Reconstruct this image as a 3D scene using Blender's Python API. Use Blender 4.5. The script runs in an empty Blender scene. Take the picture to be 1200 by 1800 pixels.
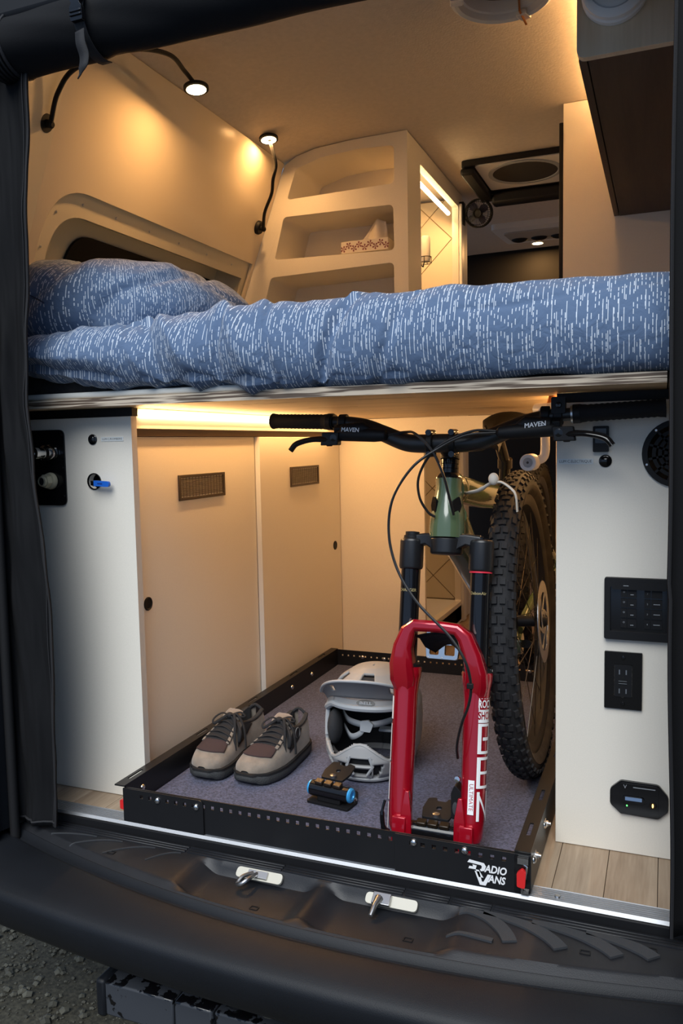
import bpy, math, random
from math import sin, cos, pi, radians
from mathutils import Vector, Matrix, noise
from mathutils.geometry import tessellate_polygon
random.seed(7)
SC = bpy.context.scene
COL = SC.collection
# ------------------------------------------------------------------ camera
YAW, PITCH, ROLL, FPX, CAMZ = 0.380045, 0.0834955, -0.0193836, 1424.38, 0.85
_f = Vector((-sin(YAW)*cos(PITCH), cos(YAW)*cos(PITCH), -sin(PITCH)))
_r = Vector((cos(YAW), sin(YAW), 0)); _u = _r.cross(_f)
_R = _r*cos(ROLL) + _u*sin(ROLL); _U = -_r*sin(ROLL) + _u*cos(ROLL)
cd = bpy.data.cameras.new('camera'); cam = bpy.data.objects.new('camera', cd); COL.objects.link(cam)
cd.sensor_fit = 'VERTICAL'; cd.sensor_height = 36.0; cd.sensor_width = 24.0; cd.lens = FPX/1800*36
cd.clip_start = .02
cam.matrix_world = Matrix(((_R.x, _U.x, -_f.x, 0), (_R.y, _U.y, -_f.y, 0), (_R.z, _U.z, -_f.z, CAMZ), (0, 0, 0, 1)))
SC.camera = cam
# ------------------------------------------------------------------ sky, soft sun, exposure
wd = bpy.data.worlds.new('sky'); SC.world = wd; wd.use_nodes = True
_bg = wd.node_tree.nodes['Background']; _bg.inputs[0].default_value = (.44, .64, 1.0, 1); _bg.inputs[1].default_value = .66
_sl = bpy.data.lights.new('soft_sun', 'SUN'); _sl.energy = 3.5; _sl.angle = radians(45); _sl.color = (.97, .98, .96)
_so = bpy.data.objects.new('soft_sun', _sl); COL.objects.link(_so)
_so.rotation_euler = Vector((-.03, .64, -.76)).to_track_quat('-Z', 'Y').to_euler()
_so.location = (-1, -4, 3)
SC.view_settings.view_transform = 'Standard'; SC.view_settings.look = 'None'
SC.view_settings.gamma = 1; SC.view_settings.use_curve_mapping = False
SC.view_settings.exposure = 0.0
WARM = (1.0, .52, .185)
# ------------------------------------------------------------------ materials
MATS = {}
def srgb(r, g, b):
    f = lambda c: (c/255/12.92) if c/255 <= .04045 else ((c/255+.055)/1.055)**2.4
    return (f(r), f(g), f(b))
def mat(name, col, rough=.5, metal=0., bump=0., bscale=200., var=0., vscale=30., spec=.5, coat=0., emit=None, estr=0.,
        stretch=(1, 1, 1), trans=0., col2=None, sheen=0.):
    if name in MATS: return MATS[name]
    m = bpy.data.materials.new(name); m.use_nodes = True; MATS[name] = m
    nt = m.node_tree; N = nt.nodes; L = nt.links; b = N['Principled BSDF']
    b.inputs['Base Color'].default_value = (*col, 1); b.inputs['Roughness'].default_value = rough
    b.inputs['Metallic'].default_value = metal; b.inputs['Specular IOR Level'].default_value = spec
    b.inputs['Coat Weight'].default_value = coat; b.inputs['Transmission Weight'].default_value = trans
    b.inputs['Coat Roughness'].default_value = .06; b.inputs['Sheen Weight'].default_value = sheen
    if emit: b.inputs['Emission Color'].default_value = (*emit, 1); b.inputs['Emission Strength'].default_value = estr
    if bump or var:
        tc = N.new('ShaderNodeTexCoord'); mp = N.new('ShaderNodeMapping'); mp.inputs['Scale'].default_value = stretch
        L.new(tc.outputs['Object'], mp.inputs['Vector'])
    if var:
        n = N.new('ShaderNodeTexNoise'); n.inputs['Scale'].default_value = vscale; n.inputs['Detail'].default_value = 5
        L.new(mp.outputs[0], n.inputs['Vector'])
        cr = N.new('ShaderNodeValToRGB'); cr.color_ramp.elements[0].position = .32; cr.color_ramp.elements[1].position = .68
        c2 = col2 or tuple(c*(1+var) for c in col)
        cr.color_ramp.elements[0].color = (*[c*(1-var) for c in col], 1) if not col2 else (*col, 1)
        cr.color_ramp.elements[1].color = (*c2, 1)
        L.new(n.outputs['Fac'], cr.inputs[0]); L.new(cr.outputs[0], b.inputs['Base Color'])
    if bump:
        n2 = N.new('ShaderNodeTexNoise'); n2.inputs['Scale'].default_value = bscale; n2.inputs['Detail'].default_value = 3
        L.new(mp.outputs[0], n2.inputs['Vector'])
        bp = N.new('ShaderNodeBump'); bp.inputs['Strength'].default_value = bump; bp.inputs['Distance'].default_value = .002
        L.new(n2.outputs['Fac'], bp.inputs['Height']); L.new(bp.outputs[0], b.inputs['Normal'])
    return m
M_cream = mat('cream_laminate', (.78, .73, .635), .5, bump=.05, bscale=900, var=.02, vscale=350)
M_edge = mat('cream_edge_band', (.70, .66, .58), .5)
M_ceil = mat('fabric_headliner', (.66, .58, .49), .95, bump=.35, bscale=160, var=.04, vscale=60)
M_gloss = mat('glossy_wall_panel', (.70, .60, .45), .12, bump=.04, bscale=9, spec=.5)
M_body = mat('cream_body_metal', (.68, .61, .46), .35)
M_black = mat('black_powder_coat', (.007, .007, .008), .42, bump=.04, bscale=600)
M_blackm = mat('matte_black_plastic', (.007, .007, .008), .55, spec=.3)
M_blackg = mat('gloss_black', (.006, .006, .007), .12)
M_rub = mat('black_rubber', (.010, .010, .011), .75, bump=.2, bscale=300, spec=.3)
M_bump = mat('grained_black_bumper', (.0065, .0078, .0108), .52, bump=.22, bscale=700, var=.15, vscale=6, spec=.32)
M_pad = mat('step_pad_plastic', (.008, .009, .012), .5, bump=.12, bscale=500, var=.25, vscale=14)
M_tread = mat('tread_grip_plastic', (.034, .037, .042), .7, bump=.5, bscale=900)
M_chrome = mat('polished_chrome', (.75, .74, .72), .15, 1.)
M_steel = mat('brushed_steel', (.55, .55, .55), .32, 1.)
M_alu = mat('brushed_aluminium', (.40, .41, .43), .5, .9, bump=.1, bscale=200, stretch=(1, 40, 1))
M_white = mat('white_plastic', (.80, .79, .77), .4)
M_cloth = mat('black_curtain_nylon', (.006, .0062, .0072), .8, bump=.25, bscale=1100, spec=.2)
M_strap = mat('black_webbing', (.012, .012, .014), .8, bump=.4, bscale=800)
M_red = mat('metallic_red_paint', (.42, .004, .016), .24, .35, coat=1.)
M_green = mat('olive_green_paint', (.085, .125, .062), .2, coat=1., var=.06, vscale=4)
M_redp = mat('red_plastic', (.65, .02, .02), .4)
M_blue = mat('blue_plastic', (.012, .12, .55), .4)
M_cyan = mat('cyan_anodised', (.05, .36, .75), .3, .3)
M_dec = mat('white_decal', (.85, .85, .85), .5)
M_led = mat('warm_led_diffuser', (1, .9, .7), .5, emit=(1, .72, .36), estr=14)
M_ledlens = mat('warm_lamp_lens', (1, .9, .7), .5, emit=(1, .74, .38), estr=10)
M_dark = mat('dark_void_fabric', (.006, .006, .006), .95)
M_glassd = mat('dark_tinted_glass', (.003, .003, .004), .22, spec=.12)
M_tile = mat('shower_wall_panel', (.66, .60, .47), .4)
M_tyre = mat('tyre_rubber', (.011, .011, .013), .8, bump=.25, bscale=350, var=.3, vscale=40)
M_mud = mat('dusty_tyre_sidewall', (.040, .033, .025), .9, var=.35, vscale=30, bump=.2, bscale=200)
M_ground = mat('gravel_earth', (.055, .050, .034), .95, bump=1., bscale=160, var=.5, vscale=90)
M_stone = mat('gravel_stone', (.095, .090, .068), .9, var=.45, vscale=9)
M_greyp = mat('grey_helmet_shell', (.27, .275, .28), .5, bump=.03, bscale=300)
M_greyl = mat('light_grey_trim', (.36, .38, .40), .45)
M_greyd = mat('dark_foam', (.02, .021, .024), .9, bump=.3, bscale=500)
M_suede = mat('taupe_suede', (.215, .180, .145), .95, bump=.35, bscale=500, var=.18, vscale=35, sheen=.3)
M_maroon = mat('dark_brown_mesh', (.045, .026, .026), .95, bump=.6, bscale=900)
M_lace = mat('black_lace', (.012, .012, .014), .85, bump=.5, bscale=900)
M_sole = mat('dark_gum_sole', (.045, .048, .050), .7, bump=.8, bscale=420)
M_carpet = mat('blue_grey_carpet', (.018, .020, .042), 1., bump=.9, bscale=420, var=.6, vscale=200, col2=(.095, .100, .180), sheen=.15)
M_beige = mat('beige_pipe_fitting', (.50, .46, .32), .45)
M_gold = mat('gold_print', (.45, .36, .16), .5)
M_redring = mat('red_ring', (.7, .03, .06), .4)
M_tissue = mat('tissue_paper', (.72, .66, .58), .9)
M_label = mat('label_tape', (.74, .76, .74), .5)
M_ink = mat('label_ink', (.05, .05, .05), .6)
M_strapw = mat('white_rubber_strap', (.75, .68, .58), .6)
M_matt = mat('dark_mattress_fabric', (.028, .026, .025), .95, bump=.5, bscale=500, var=.2, vscale=90)
M_sheet = mat('white_mattress_edge', (.62, .62, .58), .9, bump=.2, bscale=300)
M_helmlog = mat('dark_badge', (.05, .05, .05), .4)
M_screen = mat('small_display', (.05, .09, .16), .2, emit=(.30, .45, .75), estr=.25)
M_gled = mat('green_led', (0, .5, 0), .5, emit=(.1, 1, .15), estr=4)
M_aled = mat('amber_led', (1, .5, .1), .5, emit=(1, .55, .15), estr=4)
M_copper = mat('copper_pin', (.6, .27, .12), .3, 1.)
M_print = mat('dim_grey_print', (.28, .30, .32), .5)
M_olive = mat('olive_vegetation', (.10, .11, .03), .9, var=.5, vscale=6)

def wood(name, c1, c2, axis='Y', sc=10., rough=.45, ring=14., bump=.05):
    m = bpy.data.materials.new(name); m.use_nodes = True; MATS[name] = m
    nt = m.node_tree; N = nt.nodes; L = nt.links; b = N['Principled BSDF']; b.inputs['Roughness'].default_value = rough
    tc = N.new('ShaderNodeTexCoord'); mp = N.new('ShaderNodeMapping')
    s = {'X': (.06, 1, 1), 'Y': (1, .06, 1), 'Z': (1, 1, .06)}[axis]; mp.inputs['Scale'].default_value = s
    oi = N.new('ShaderNodeObjectInfo'); ad = N.new('ShaderNodeVectorMath'); ad.operation = 'ADD'
    mu = N.new('ShaderNodeMath'); mu.operation = 'MULTIPLY'; mu.inputs[1].default_value = 7.3
    L.new(oi.outputs['Random'], mu.inputs[0]); L.new(mp.outputs[0], ad.inputs[0]); L.new(mu.outputs[0], ad.inputs[1])
    L.new(tc.outputs['Object'], mp.inputs['Vector'])
    n1 = N.new('ShaderNodeTexNoise'); n1.inputs['Scale'].default_value = sc; n1.inputs['Detail'].default_value = 6; n1.inputs['Distortion'].default_value = 1.2
    n2 = N.new('ShaderNodeTexNoise'); n2.inputs['Scale'].default_value = sc*ring; n2.inputs['Detail'].default_value = 3
    L.new(ad.outputs[0], n1.inputs['Vector']); L.new(ad.outputs[0], n2.inputs['Vector'])
    mx = N.new('ShaderNodeMath'); mx.operation = 'MULTIPLY_ADD'; mx.inputs[1].default_value = .45
    L.new(n2.outputs['Fac'], mx.inputs[0]); L.new(n1.outputs['Fac'], mx.inputs[2])
    cr = N.new('ShaderNodeValToRGB'); e = cr.color_ramp.elements; e[0].position = .5; e[1].position = .95
    e[0].color = (*c1, 1); e[1].color = (*c2, 1)
    L.new(mx.outputs[0], cr.inputs[0]); L.new(cr.outputs[0], b.inputs['Base Color'])
    bp = N.new('ShaderNodeBump'); bp.inputs['Strength'].default_value = bump; bp.inputs['Distance'].default_value = .001
    L.new(n2.outputs['Fac'], bp.inputs['Height']); L.new(bp.outputs[0], b.inputs['Normal'])
    return m
M_floor = wood('oak_vinyl_plank', (.24, .165, .105), (.42, .32, .225), 'Y', 14)
M_plyface = wood('birch_ply_face', (.50, .36, .21), (.66, .50, .31), 'X', 6, .5)
M_oak = wood('light_oak_laminate', (.58, .44, .28), (.72, .58, .41), 'Z', 12, .5)
M_walnut = wood('dark_walnut_laminate', (.045, .026, .017), (.085, .052, .034), 'Y', 10, .55)

def ply_edge():
    m = bpy.data.materials.new('plywood_edge'); m.use_nodes = True; nt = m.node_tree; N = nt.nodes; L = nt.links; b = N['Principled BSDF']
    b.inputs['Roughness'].default_value = .6
    tc = N.new('ShaderNodeTexCoord'); mp = N.new('ShaderNodeMapping'); mp.inputs['Scale'].default_value = (.03, .03, 1)
    n = N.new('ShaderNodeTexNoise'); n.inputs['Scale'].default_value = 260; n.inputs['Detail'].default_value = 2
    L.new(tc.outputs['Object'], mp.inputs[0]); L.new(mp.outputs[0], n.inputs['Vector'])
    cr = N.new('ShaderNodeValToRGB'); e = cr.color_ramp.elements
    e[0].position = .44; e[0].color = (.11, .075, .05, 1); e[1].position = .54; e[1].color = (.60, .50, .38, 1)
    L.new(n.outputs['Fac'], cr.inputs[0]); L.new(cr.outputs[0], b.inputs['Base Color'])
    return m
M_plyedge = ply_edge()

def duvet_mat():
    m = bpy.data.materials.new('blue_dash_print_cotton'); m.use_nodes = True; nt = m.node_tree; N = nt.nodes; L = nt.links; b = N['Principled BSDF']
    b.inputs['Roughness'].default_value = .9; b.inputs['Sheen Weight'].default_value = .15
    def MA(op, a, bb=None, c=None):
        n = N.new('ShaderNodeMath'); n.operation = op
        for i, v in enumerate((a, bb, c)):
            if v is None: continue
            if isinstance(v, (int, float)): n.inputs[i].default_value = v
            else: L.new(v, n.inputs[i])
        return n.outputs[0]
    uv = N.new('ShaderNodeUVMap'); uv.uv_map = 'UVMap'
    sp = N.new('ShaderNodeSeparateXYZ'); L.new(uv.outputs[0], sp.inputs[0])
    def layer(colw, length, thick, thresh, seed):
        cu = MA('MULTIPLY', sp.outputs[0], 1/colw); cu = MA('ADD', cu, seed)
        ci = MA('FLOOR', cu); cf = MA('FRACT', cu)
        w = N.new('ShaderNodeTexWhiteNoise'); w.noise_dimensions = '1D'; L.new(ci, w.inputs['W'])
        v = MA('MULTIPLY_ADD', sp.outputs[1], 1/length, MA('MULTIPLY', w.outputs['Value'], 37.0))
        vi = MA('FLOOR', v); vf = MA('FRACT', v)
        w2 = N.new('ShaderNodeTexWhiteNoise'); w2.noise_dimensions = '2D'
        cb = N.new('ShaderNodeCombineXYZ'); L.new(ci, cb.inputs[0]); L.new(vi, cb.inputs[1]); L.new(cb.outputs[0], w2.inputs['Vector'])
        on = MA('GREATER_THAN', w2.outputs['Value'], thresh)
        ln = MA('LESS_THAN', vf, MA('MULTIPLY_ADD', w2.outputs['Value'], .55, .30))
        st = MA('LESS_THAN', MA('ABSOLUTE', MA('SUBTRACT', cf, .5)), thick)
        return MA('MULTIPLY', MA('MULTIPLY', on, ln), st)
    a = layer(.0062, .013, .11, .50, .0)
    c = layer(.0086, .055, .070, .42, .37)
    mk = MA('MAXIMUM', a, c)
    mx = N.new('ShaderNodeMix'); mx.data_type = 'RGBA'
    L.new(mk, mx.inputs['Factor']); mx.inputs['A'].default_value = (.092, .148, .255, 1); mx.inputs['B'].default_value = (.62, .68, .76, 1)
    L.new(mx.outputs['Result'], b.inputs['Base Color'])
    tc = N.new('ShaderNodeTexCoord'); n = N.new('ShaderNodeTexNoise'); n.inputs['Scale'].default_value = 26; n.inputs['Detail'].default_value = 4
    n.inputs['Distortion'].default_value = 1.2
    L.new(tc.outputs['Object'], n.inputs['Vector'])
    bp = N.new('ShaderNodeBump'); bp.inputs['Strength'].default_value = .35; bp.inputs['Distance'].default_value = .012
    L.new(n.outputs['Fac'], bp.inputs['Height']); L.new(bp.outputs[0], b.inputs['Normal'])
    return m
M_duvet = duvet_mat()

def wet_mat():
    m = bpy.data.materials.new('wet_black_steel'); m.use_nodes = True; nt = m.node_tree; N = nt.nodes; L = nt.links; b = N['Principled BSDF']
    tc = N.new('ShaderNodeTexCoord'); n = N.new('ShaderNodeTexNoise'); n.inputs['Scale'].default_value = 38; n.inputs['Detail'].default_value = 4
    L.new(tc.outputs['Object'], n.inputs['Vector'])
    cr = N.new('ShaderNodeValToRGB'); e = cr.color_ramp.elements; e[0].position = .47; e[1].position = .50
    e[0].color = (.004, .004, .005, 1); e[1].color = (.034, .038, .046, 1)
    r2 = N.new('ShaderNodeMapRange'); r2.inputs['From Min'].default_value = .47; r2.inputs['From Max'].default_value = .5
    r2.inputs['To Min'].default_value = .08; r2.inputs['To Max'].default_value = .6
    ge = N.new('ShaderNodeNewGeometry'); sx = N.new('ShaderNodeSeparateXYZ'); L.new(ge.outputs['Normal'], sx.inputs[0])
    up = N.new('ShaderNodeMath'); up.operation = 'MULTIPLY_ADD'; up.inputs[1].default_value = -.14; L.new(sx.outputs['Z'], up.inputs[0])
    L.new(n.outputs['Fac'], up.inputs[2]); ad = N.new('ShaderNodeMath'); ad.operation = 'ADD'; ad.inputs[1].default_value = .12; L.new(up.outputs[0], ad.inputs[0])
    L.new(ad.outputs[0], cr.inputs[0]); L.new(ad.outputs[0], r2.inputs['Value'])
    L.new(cr.outputs[0], b.inputs['Base Color']); L.new(r2.outputs[0], b.inputs['Roughness'])
    return m
M_wet = wet_mat()

# ------------------------------------------------------------------ helpers
def V(*a): return Vector(a)
def rpoly(pts, r, n=6):
    """polygon with rounded corners; r number or list"""
    out = []; k = len(pts)
    for i in range(k):
        p = Vector(pts[i]); a = Vector(pts[i-1]); b = Vector(pts[(i+1) % k]); rr = r[i] if isinstance(r, (list, tuple)) else r
        if rr <= 0: out.append((p.x, p.y)); continue
        da = (a-p).normalized(); db = (b-p).normalized()
        ang = da.angle(db); t = min(rr/math.tan(ang/2), (a-p).length*.49, (b-p).length*.49)
        s = p+da*t; e = p+db*t
        for j in range(n+1):
            w = j/n; q = s*(1-w)**2 + p*2*w*(1-w) + e*w*w
            out.append((q.x, q.y))
    return out
def rrect(x0, x1, y0, y1, r, n=6): return rpoly([(x0, y0), (x1, y0), (x1, y1), (x0, y1)], r, n)
def circ(cx, cy, r, n=24, r2=None): return [(cx+r*cos(2*pi*i/n), cy+(r2 or r)*sin(2*pi*i/n)) for i in range(n)]
def FY(y0, s=1): return lambda a, b, h: V(a, y0+s*h, b)      # plane facing -y; a=x b=z, h into depth
def FX(x0, s=1): return lambda a, b, h: V(x0+s*h, a, b)      # plane x = x0; a=y b=z
def FZ(z0, s=1): return lambda a, b, h: V(a, b, z0+s*h)
def spline(pts, n=8):
    P = [Vector(p) for p in pts]; out = []
    for i in range(len(P)-1):
        p0 = P[i-1] if i else P[0]*2-P[1]; p1 = P[i]; p2 = P[i+1]; p3 = P[i+2] if i+2 < len(P) else P[-1]*2-P[-2]
        for j in range(n):
            t = j/n
            out.append(.5*((2*p1)+(p2-p0)*t+(2*p0-5*p1+4*p2-p3)*t*t+(3*p1-p0-3*p2+p3)*t**3))
    out.append(P[-1].copy()); return out
class MB:
    def __init__(s): s.v = []; s.f = []; s.uv = None
    def add(s, vs, fs):
        o = len(s.v); s.v += [Vector(q) for q in vs]; s.f += [tuple(i+o for i in q) for q in fs]; return s
    def box(s, x0, x1, y0, y1, z0, z1):
        return s.add([(x, y, z) for x in (x0, x1) for y in (y0, y1) for z in (z0, z1)],
                     [(0, 1, 3, 2), (4, 6, 7, 5), (0, 4, 5, 1), (2, 3, 7, 6), (0, 2, 6, 4), (1, 5, 7, 3)])
    def obox(s, c, a, b, d):
        c, a, b, d = map(Vector, (c, a, b, d))
        return s.add([c+i*a+j*b+k*d for i in (-1, 1) for j in (-1, 1) for k in (-1, 1)],
                     [(0, 1, 3, 2), (4, 6, 7, 5), (0, 4, 5, 1), (2, 3, 7, 6), (0, 2, 6, 4), (1, 5, 7, 3)])
    def plate(s, outer, fr, h0, h1, holes=()):
        loops = [list(outer)]+[list(h) for h in holes]
        flat = [p for l in loops for p in l]
        tris = tessellate_polygon([[Vector((p[0], p[1], 0)) for p in l] for l in loops])
        n = len(flat); vs = [fr(a, b, h0) for a, b in flat]+[fr(a, b, h1) for a, b in flat]
        fs = [tuple(t) for t in tris]+[tuple(i+n for i in reversed(t)) for t in tris]
        o = 0
        for l in loops:
            k = len(l)
            for i in range(k):
                j = (i+1) % k; fs.append((o+i, o+j, o+j+n, o+i+n))
            o += k
        return s.add(vs, fs)
    def liner(s, loop, fr, h0, h1, cap=True):
        k = len(loop); vs = [fr(a, b, h0) for a, b in loop]+[fr(a, b, h1) for a, b in loop]
        fs = [(i, (i+1) % k, (i+1) % k+k, i+k) for i in range(k)]
        if cap: fs.append(tuple(range(k, 2*k)))
        return s.add(vs, fs)
    def tube(s, path, r, seg=10, cap=True, flat=None):
        P = [Vector(p) for p in path]; n = len(P); R = r if isinstance(r, (list, tuple)) else [r]*n
        T = [(P[min(i+1, n-1)]-P[max(i-1, 0)]).normalized() for i in range(n)]
        ref = V(0, 0, 1) if abs(T[0].z) < .9 else V(1, 0, 0)
        nrm = T[0].cross(ref).normalized(); o = len(s.v)
        for i in range(n):
            if i:
                ax = T[i-1].cross(T[i])
                if ax.length > 1e-7: nrm = Matrix.Rotation(T[i-1].angle(T[i]), 3, ax) @ nrm
                nrm = (nrm-T[i]*nrm.dot(T[i])).normalized()
            bn = T[i].cross(nrm)
            for j in range(seg):
                a = 2*pi*j/seg; s.v.append(P[i]+(nrm*cos(a)*R[i]+bn*sin(a)*R[i]*(flat or 1)))
        for i in range(n-1):
            for j in range(seg):
                k = (j+1) % seg; s.f.append((o+i*seg+j, o+i*seg+k, o+(i+1)*seg+k, o+(i+1)*seg+j))
        if cap:
            s.f.append(tuple(o+j for j in range(seg))); s.f.append(tuple(o+(n-1)*seg+j for j in reversed(range(seg))))
        return s
    def lathe(s, prof, org, ax, seg=24, cap=True):
        org = Vector(org); ax = Vector(ax).normalized(); u = ax.orthogonal().normalized(); w = ax.cross(u); o = len(s.v)
        for r, h in prof:
            for j in range(seg):
                a = 2*pi*j/seg; s.v.append(org+ax*h+(u*cos(a)+w*sin(a))*r)
        for i in range(len(prof)-1):
            for j in range(seg):
                k = (j+1) % seg; s.f.append((o+i*seg+j, o+i*seg+k, o+(i+1)*seg+k, o+(i+1)*seg+j))
        if cap:
            s.f.append(tuple(o+j for j in range(seg))); s.f.append(tuple(o+(len(prof)-1)*seg+j for j in range(seg)))
        return s
    def ell(s, c, rx, ry, rz, nu=20, nv=12):
        c = Vector(c); o = len(s.v)
        for i in range(nv+1):
            t = pi*i/nv
            for j in range(nu):
                a = 2*pi*j/nu; s.v.append(c+V(rx*sin(t)*cos(a), ry*sin(t)*sin(a), rz*cos(t)))
        for i in range(nv):
            for j in range(nu):
                k = (j+1) % nu; s.f.append((o+i*nu+j, o+i*nu+k, o+(i+1)*nu+k, o+(i+1)*nu+j))
        return s
    def grid(s, fn, nu, nv, skip=None, uvf=None, wrap=False):
        o = len(s.v); W = nu if wrap else nu+1
        uvs = []
        for i in range(nv+1):
            for j in range(W):
                s.v.append(Vector(fn(j/nu, i/nv)))
                if uvf: uvs.append(uvf(j/nu, i/nv))
        for i in range(nv):
            for j in range(nu):
                if skip and skip((j+.5)/nu, (i+.5)/nv): continue
                k = (j+1) % W if wrap else j+1
                s.f.append((o+i*W+j, o+i*W+k, o+(i+1)*W+k, o+(i+1)*W+j))
        if uvf: s.uv = uvs
        return s
    def loft(s, rings, cap=True, closed=True):
        o = len(s.v); k = len(rings[0])
        for r in rings: s.v += [Vector(p) for p in r]
        for i in range(len(rings)-1):
            for j in range(k if closed else k-1):
                q = (j+1) % k; s.f.append((o+i*k+j, o+i*k+q, o+(i+1)*k+q, o+(i+1)*k+j))
        if cap:
            s.f.append(tuple(o+j for j in range(k))); s.f.append(tuple(o+(len(rings)-1)*k+j for j in reversed(range(k))))
        return s
    def build(s, name, material, parent=None, bevel=0, ang=38, flat=False, local=False, solid=0, seg=2, label=None):
        import bmesh
        off = V(0, 0, 0)
        if parent is not None and not local: off = world_loc(parent)
        me = bpy.data.meshes.new(name); me.from_pydata([tuple(q-off) for q in s.v], [], s.f)
        if s.uv:
            ul = me.uv_layers.new(name='UVMap')
            for l in me.loops: ul.data[l.index].uv = s.uv[l.vertex_index]
        bm = bmesh.new(); bm.from_mesh(me); bmesh.ops.recalc_face_normals(bm, faces=bm.faces); bm.to_mesh(me); bm.free()
        me.materials.append(material)
        if not flat:
            me.polygons.foreach_set('use_smooth', [True]*len(me.polygons)); me.set_sharp_from_angle(angle=radians(ang))
        ob = bpy.data.objects.new(name, me); COL.objects.link(ob)
        if parent is not None: ob.parent = parent
        if label: ob['label'] = label
        if solid:
            md = ob.modifiers.new('thickness', 'SOLIDIFY'); md.thickness = solid; md.offset = 0
        if bevel:
            md = ob.modifiers.new('bevel', 'BEVEL'); md.width = bevel; md.segments = seg; md.limit_method = 'ANGLE'; md.angle_limit = radians(40)
        return ob
def world_loc(o):
    p = V(0, 0, 0)
    while o is not None: p += Vector(o.location); o = o.parent
    return p
def tag(o, label, cat, group=None, kind=None):
    o['label'] = label; o['category'] = cat
    if group: o['group'] = group
    if kind: o['kind'] = kind
    return o
def thing(name, label, cat, loc=(0, 0, 0), group=None):
    o = bpy.data.objects.new(name, None); COL.objects.link(o); o.location = loc; o.empty_display_size = .05
    return tag(o, label, cat, group)
def struct(o, label=None, cat=None):
    o['kind'] = 'structure'
    if label: o['label'] = label
    if cat: o['category'] = cat
    return o
def inst(src, loc, parent=None, rot=None):
    o = src.copy(); COL.objects.link(o); o.parent = parent if parent is not None else src.parent
    o.location = Vector(loc)
    if rot is not None: o.rotation_euler = rot
    return o
def at(src, locs, parent=None):
    """src's mesh is built around its own origin; put it at the first world spot and shared copies at the others"""
    par = parent if parent is not None else src.parent; off = world_loc(par) if par is not None else V(0, 0, 0)
    src.location = Vector(locs[0])-off
    for l in locs[1:]: inst(src, Vector(l)-off, par)
def text_geo(body, size=1., shear=0., bold=0., sx=1., sp=1.):
    cu = bpy.data.curves.new('lettering', 'FONT'); cu.body = body; cu.size = size; cu.align_x = 'CENTER'; cu.align_y = 'CENTER'
    cu.shear = shear; cu.offset = bold; cu.resolution_u = 3; cu.space_character = sp
    ob = bpy.data.objects.new('lettering', cu); COL.objects.link(ob)
    dg = bpy.context.evaluated_depsgraph_get(); me = bpy.data.meshes.new_from_object(ob.evaluated_get(dg))
    vs = [(q.co.x*sx, q.co.y) for q in me.vertices]; fs = [tuple(p.vertices) for p in me.polygons]
    bpy.data.objects.remove(ob); bpy.data.meshes.remove(me); bpy.data.curves.remove(cu)
    return vs, fs
def text(body, fr, size, material, parent, name='lettering', **k):
    vs, fs = text_geo(body, size, **k); m = MB(); m.add([fr(a, b) for a, b in vs], fs)
    return m.build(name, material, parent, flat=True)
def TF(o, u, v):
    o, u, v = Vector(o), Vector(u).normalized(), Vector(v).normalized()
    return lambda a, b: o+u*a+v*b
def bar(fr, w, h, material, parent):
    m = MB(); m.add([fr(-w/2, -h/2), fr(w/2, -h/2), fr(w/2, h/2), fr(-w/2, h/2)], [(0, 1, 2, 3)])
    return m.build('print_mark', material, parent, flat=True)
def area_light(name, loc, d, along, length, width, power, color, parent, spread=pi):
    l = bpy.data.lights.new(name, 'AREA'); l.shape = 'RECTANGLE'; l.size = length; l.size_y = width; l.energy = power; l.color = color; l.spread = spread
    o = bpy.data.objects.new(name, l); COL.objects.link(o); o.parent = parent
    z = -Vector(d).normalized(); x = Vector(along).normalized(); x = (x-z*x.dot(z)).normalized(); y = z.cross(x)
    p = Vector(loc)-(world_loc(parent) if parent is not None else V(0, 0, 0))
    o.matrix_local = Matrix(((x.x, y.x, z.x, p.x), (x.y, y.y, z.y, p.y), (x.z, y.z, z.z, p.z), (0, 0, 0, 1)))
    return o
# ================================================================== THE SETTING
GZ = -.62
g = MB().grid(lambda u, v: (-6+12*u, -4+12*v, GZ+.006*noise.noise(V(u*90, v*90, 0))), 120, 120).build('ground', M_ground)
struct(g, 'dark gravelly earth under the van', 'ground')
gm = MB()
for i in range(7000):
    x = random.uniform(-2.6, -.9); y = random.uniform(1.1, 2.7); r = random.choice((.002, .003, .003, .004, .005, .006, .008, .012))*random.uniform(.7, 1.3)
    c = V(x, y, GZ+r*.3); o = len(gm.v); q = Matrix.Rotation(random.uniform(0, 6), 3, 'Z')
    for t in ((1, 0, 0), (0, 1, 0), (-1, 0, 0), (0, -1, 0), (0, 0, .7), (.6, .6, .4), (-.6, .6, .4), (-.6, -.6, .4), (.6, -.6, .4)):
        gm.v.append(c+q @ V(t[0]*r*random.uniform(.7, 1.2), t[1]*r*random.uniform(.7, 1.2), t[2]*r))
    gm.f += [(o, o+5, o+1), (o+1, o+6, o+2), (o+2, o+7, o+3), (o+3, o+8, o), (o, o+8, o+4, o+5), (o+1, o+5, o+4, o+6), (o+2, o+6, o+4, o+7), (o+3, o+7, o+4, o+8)]
gs = gm.build('gravel', M_stone, ang=20); tag(gs, 'loose small gravel stones scattered on the dark earth', 'gravel', kind='stuff')

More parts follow.
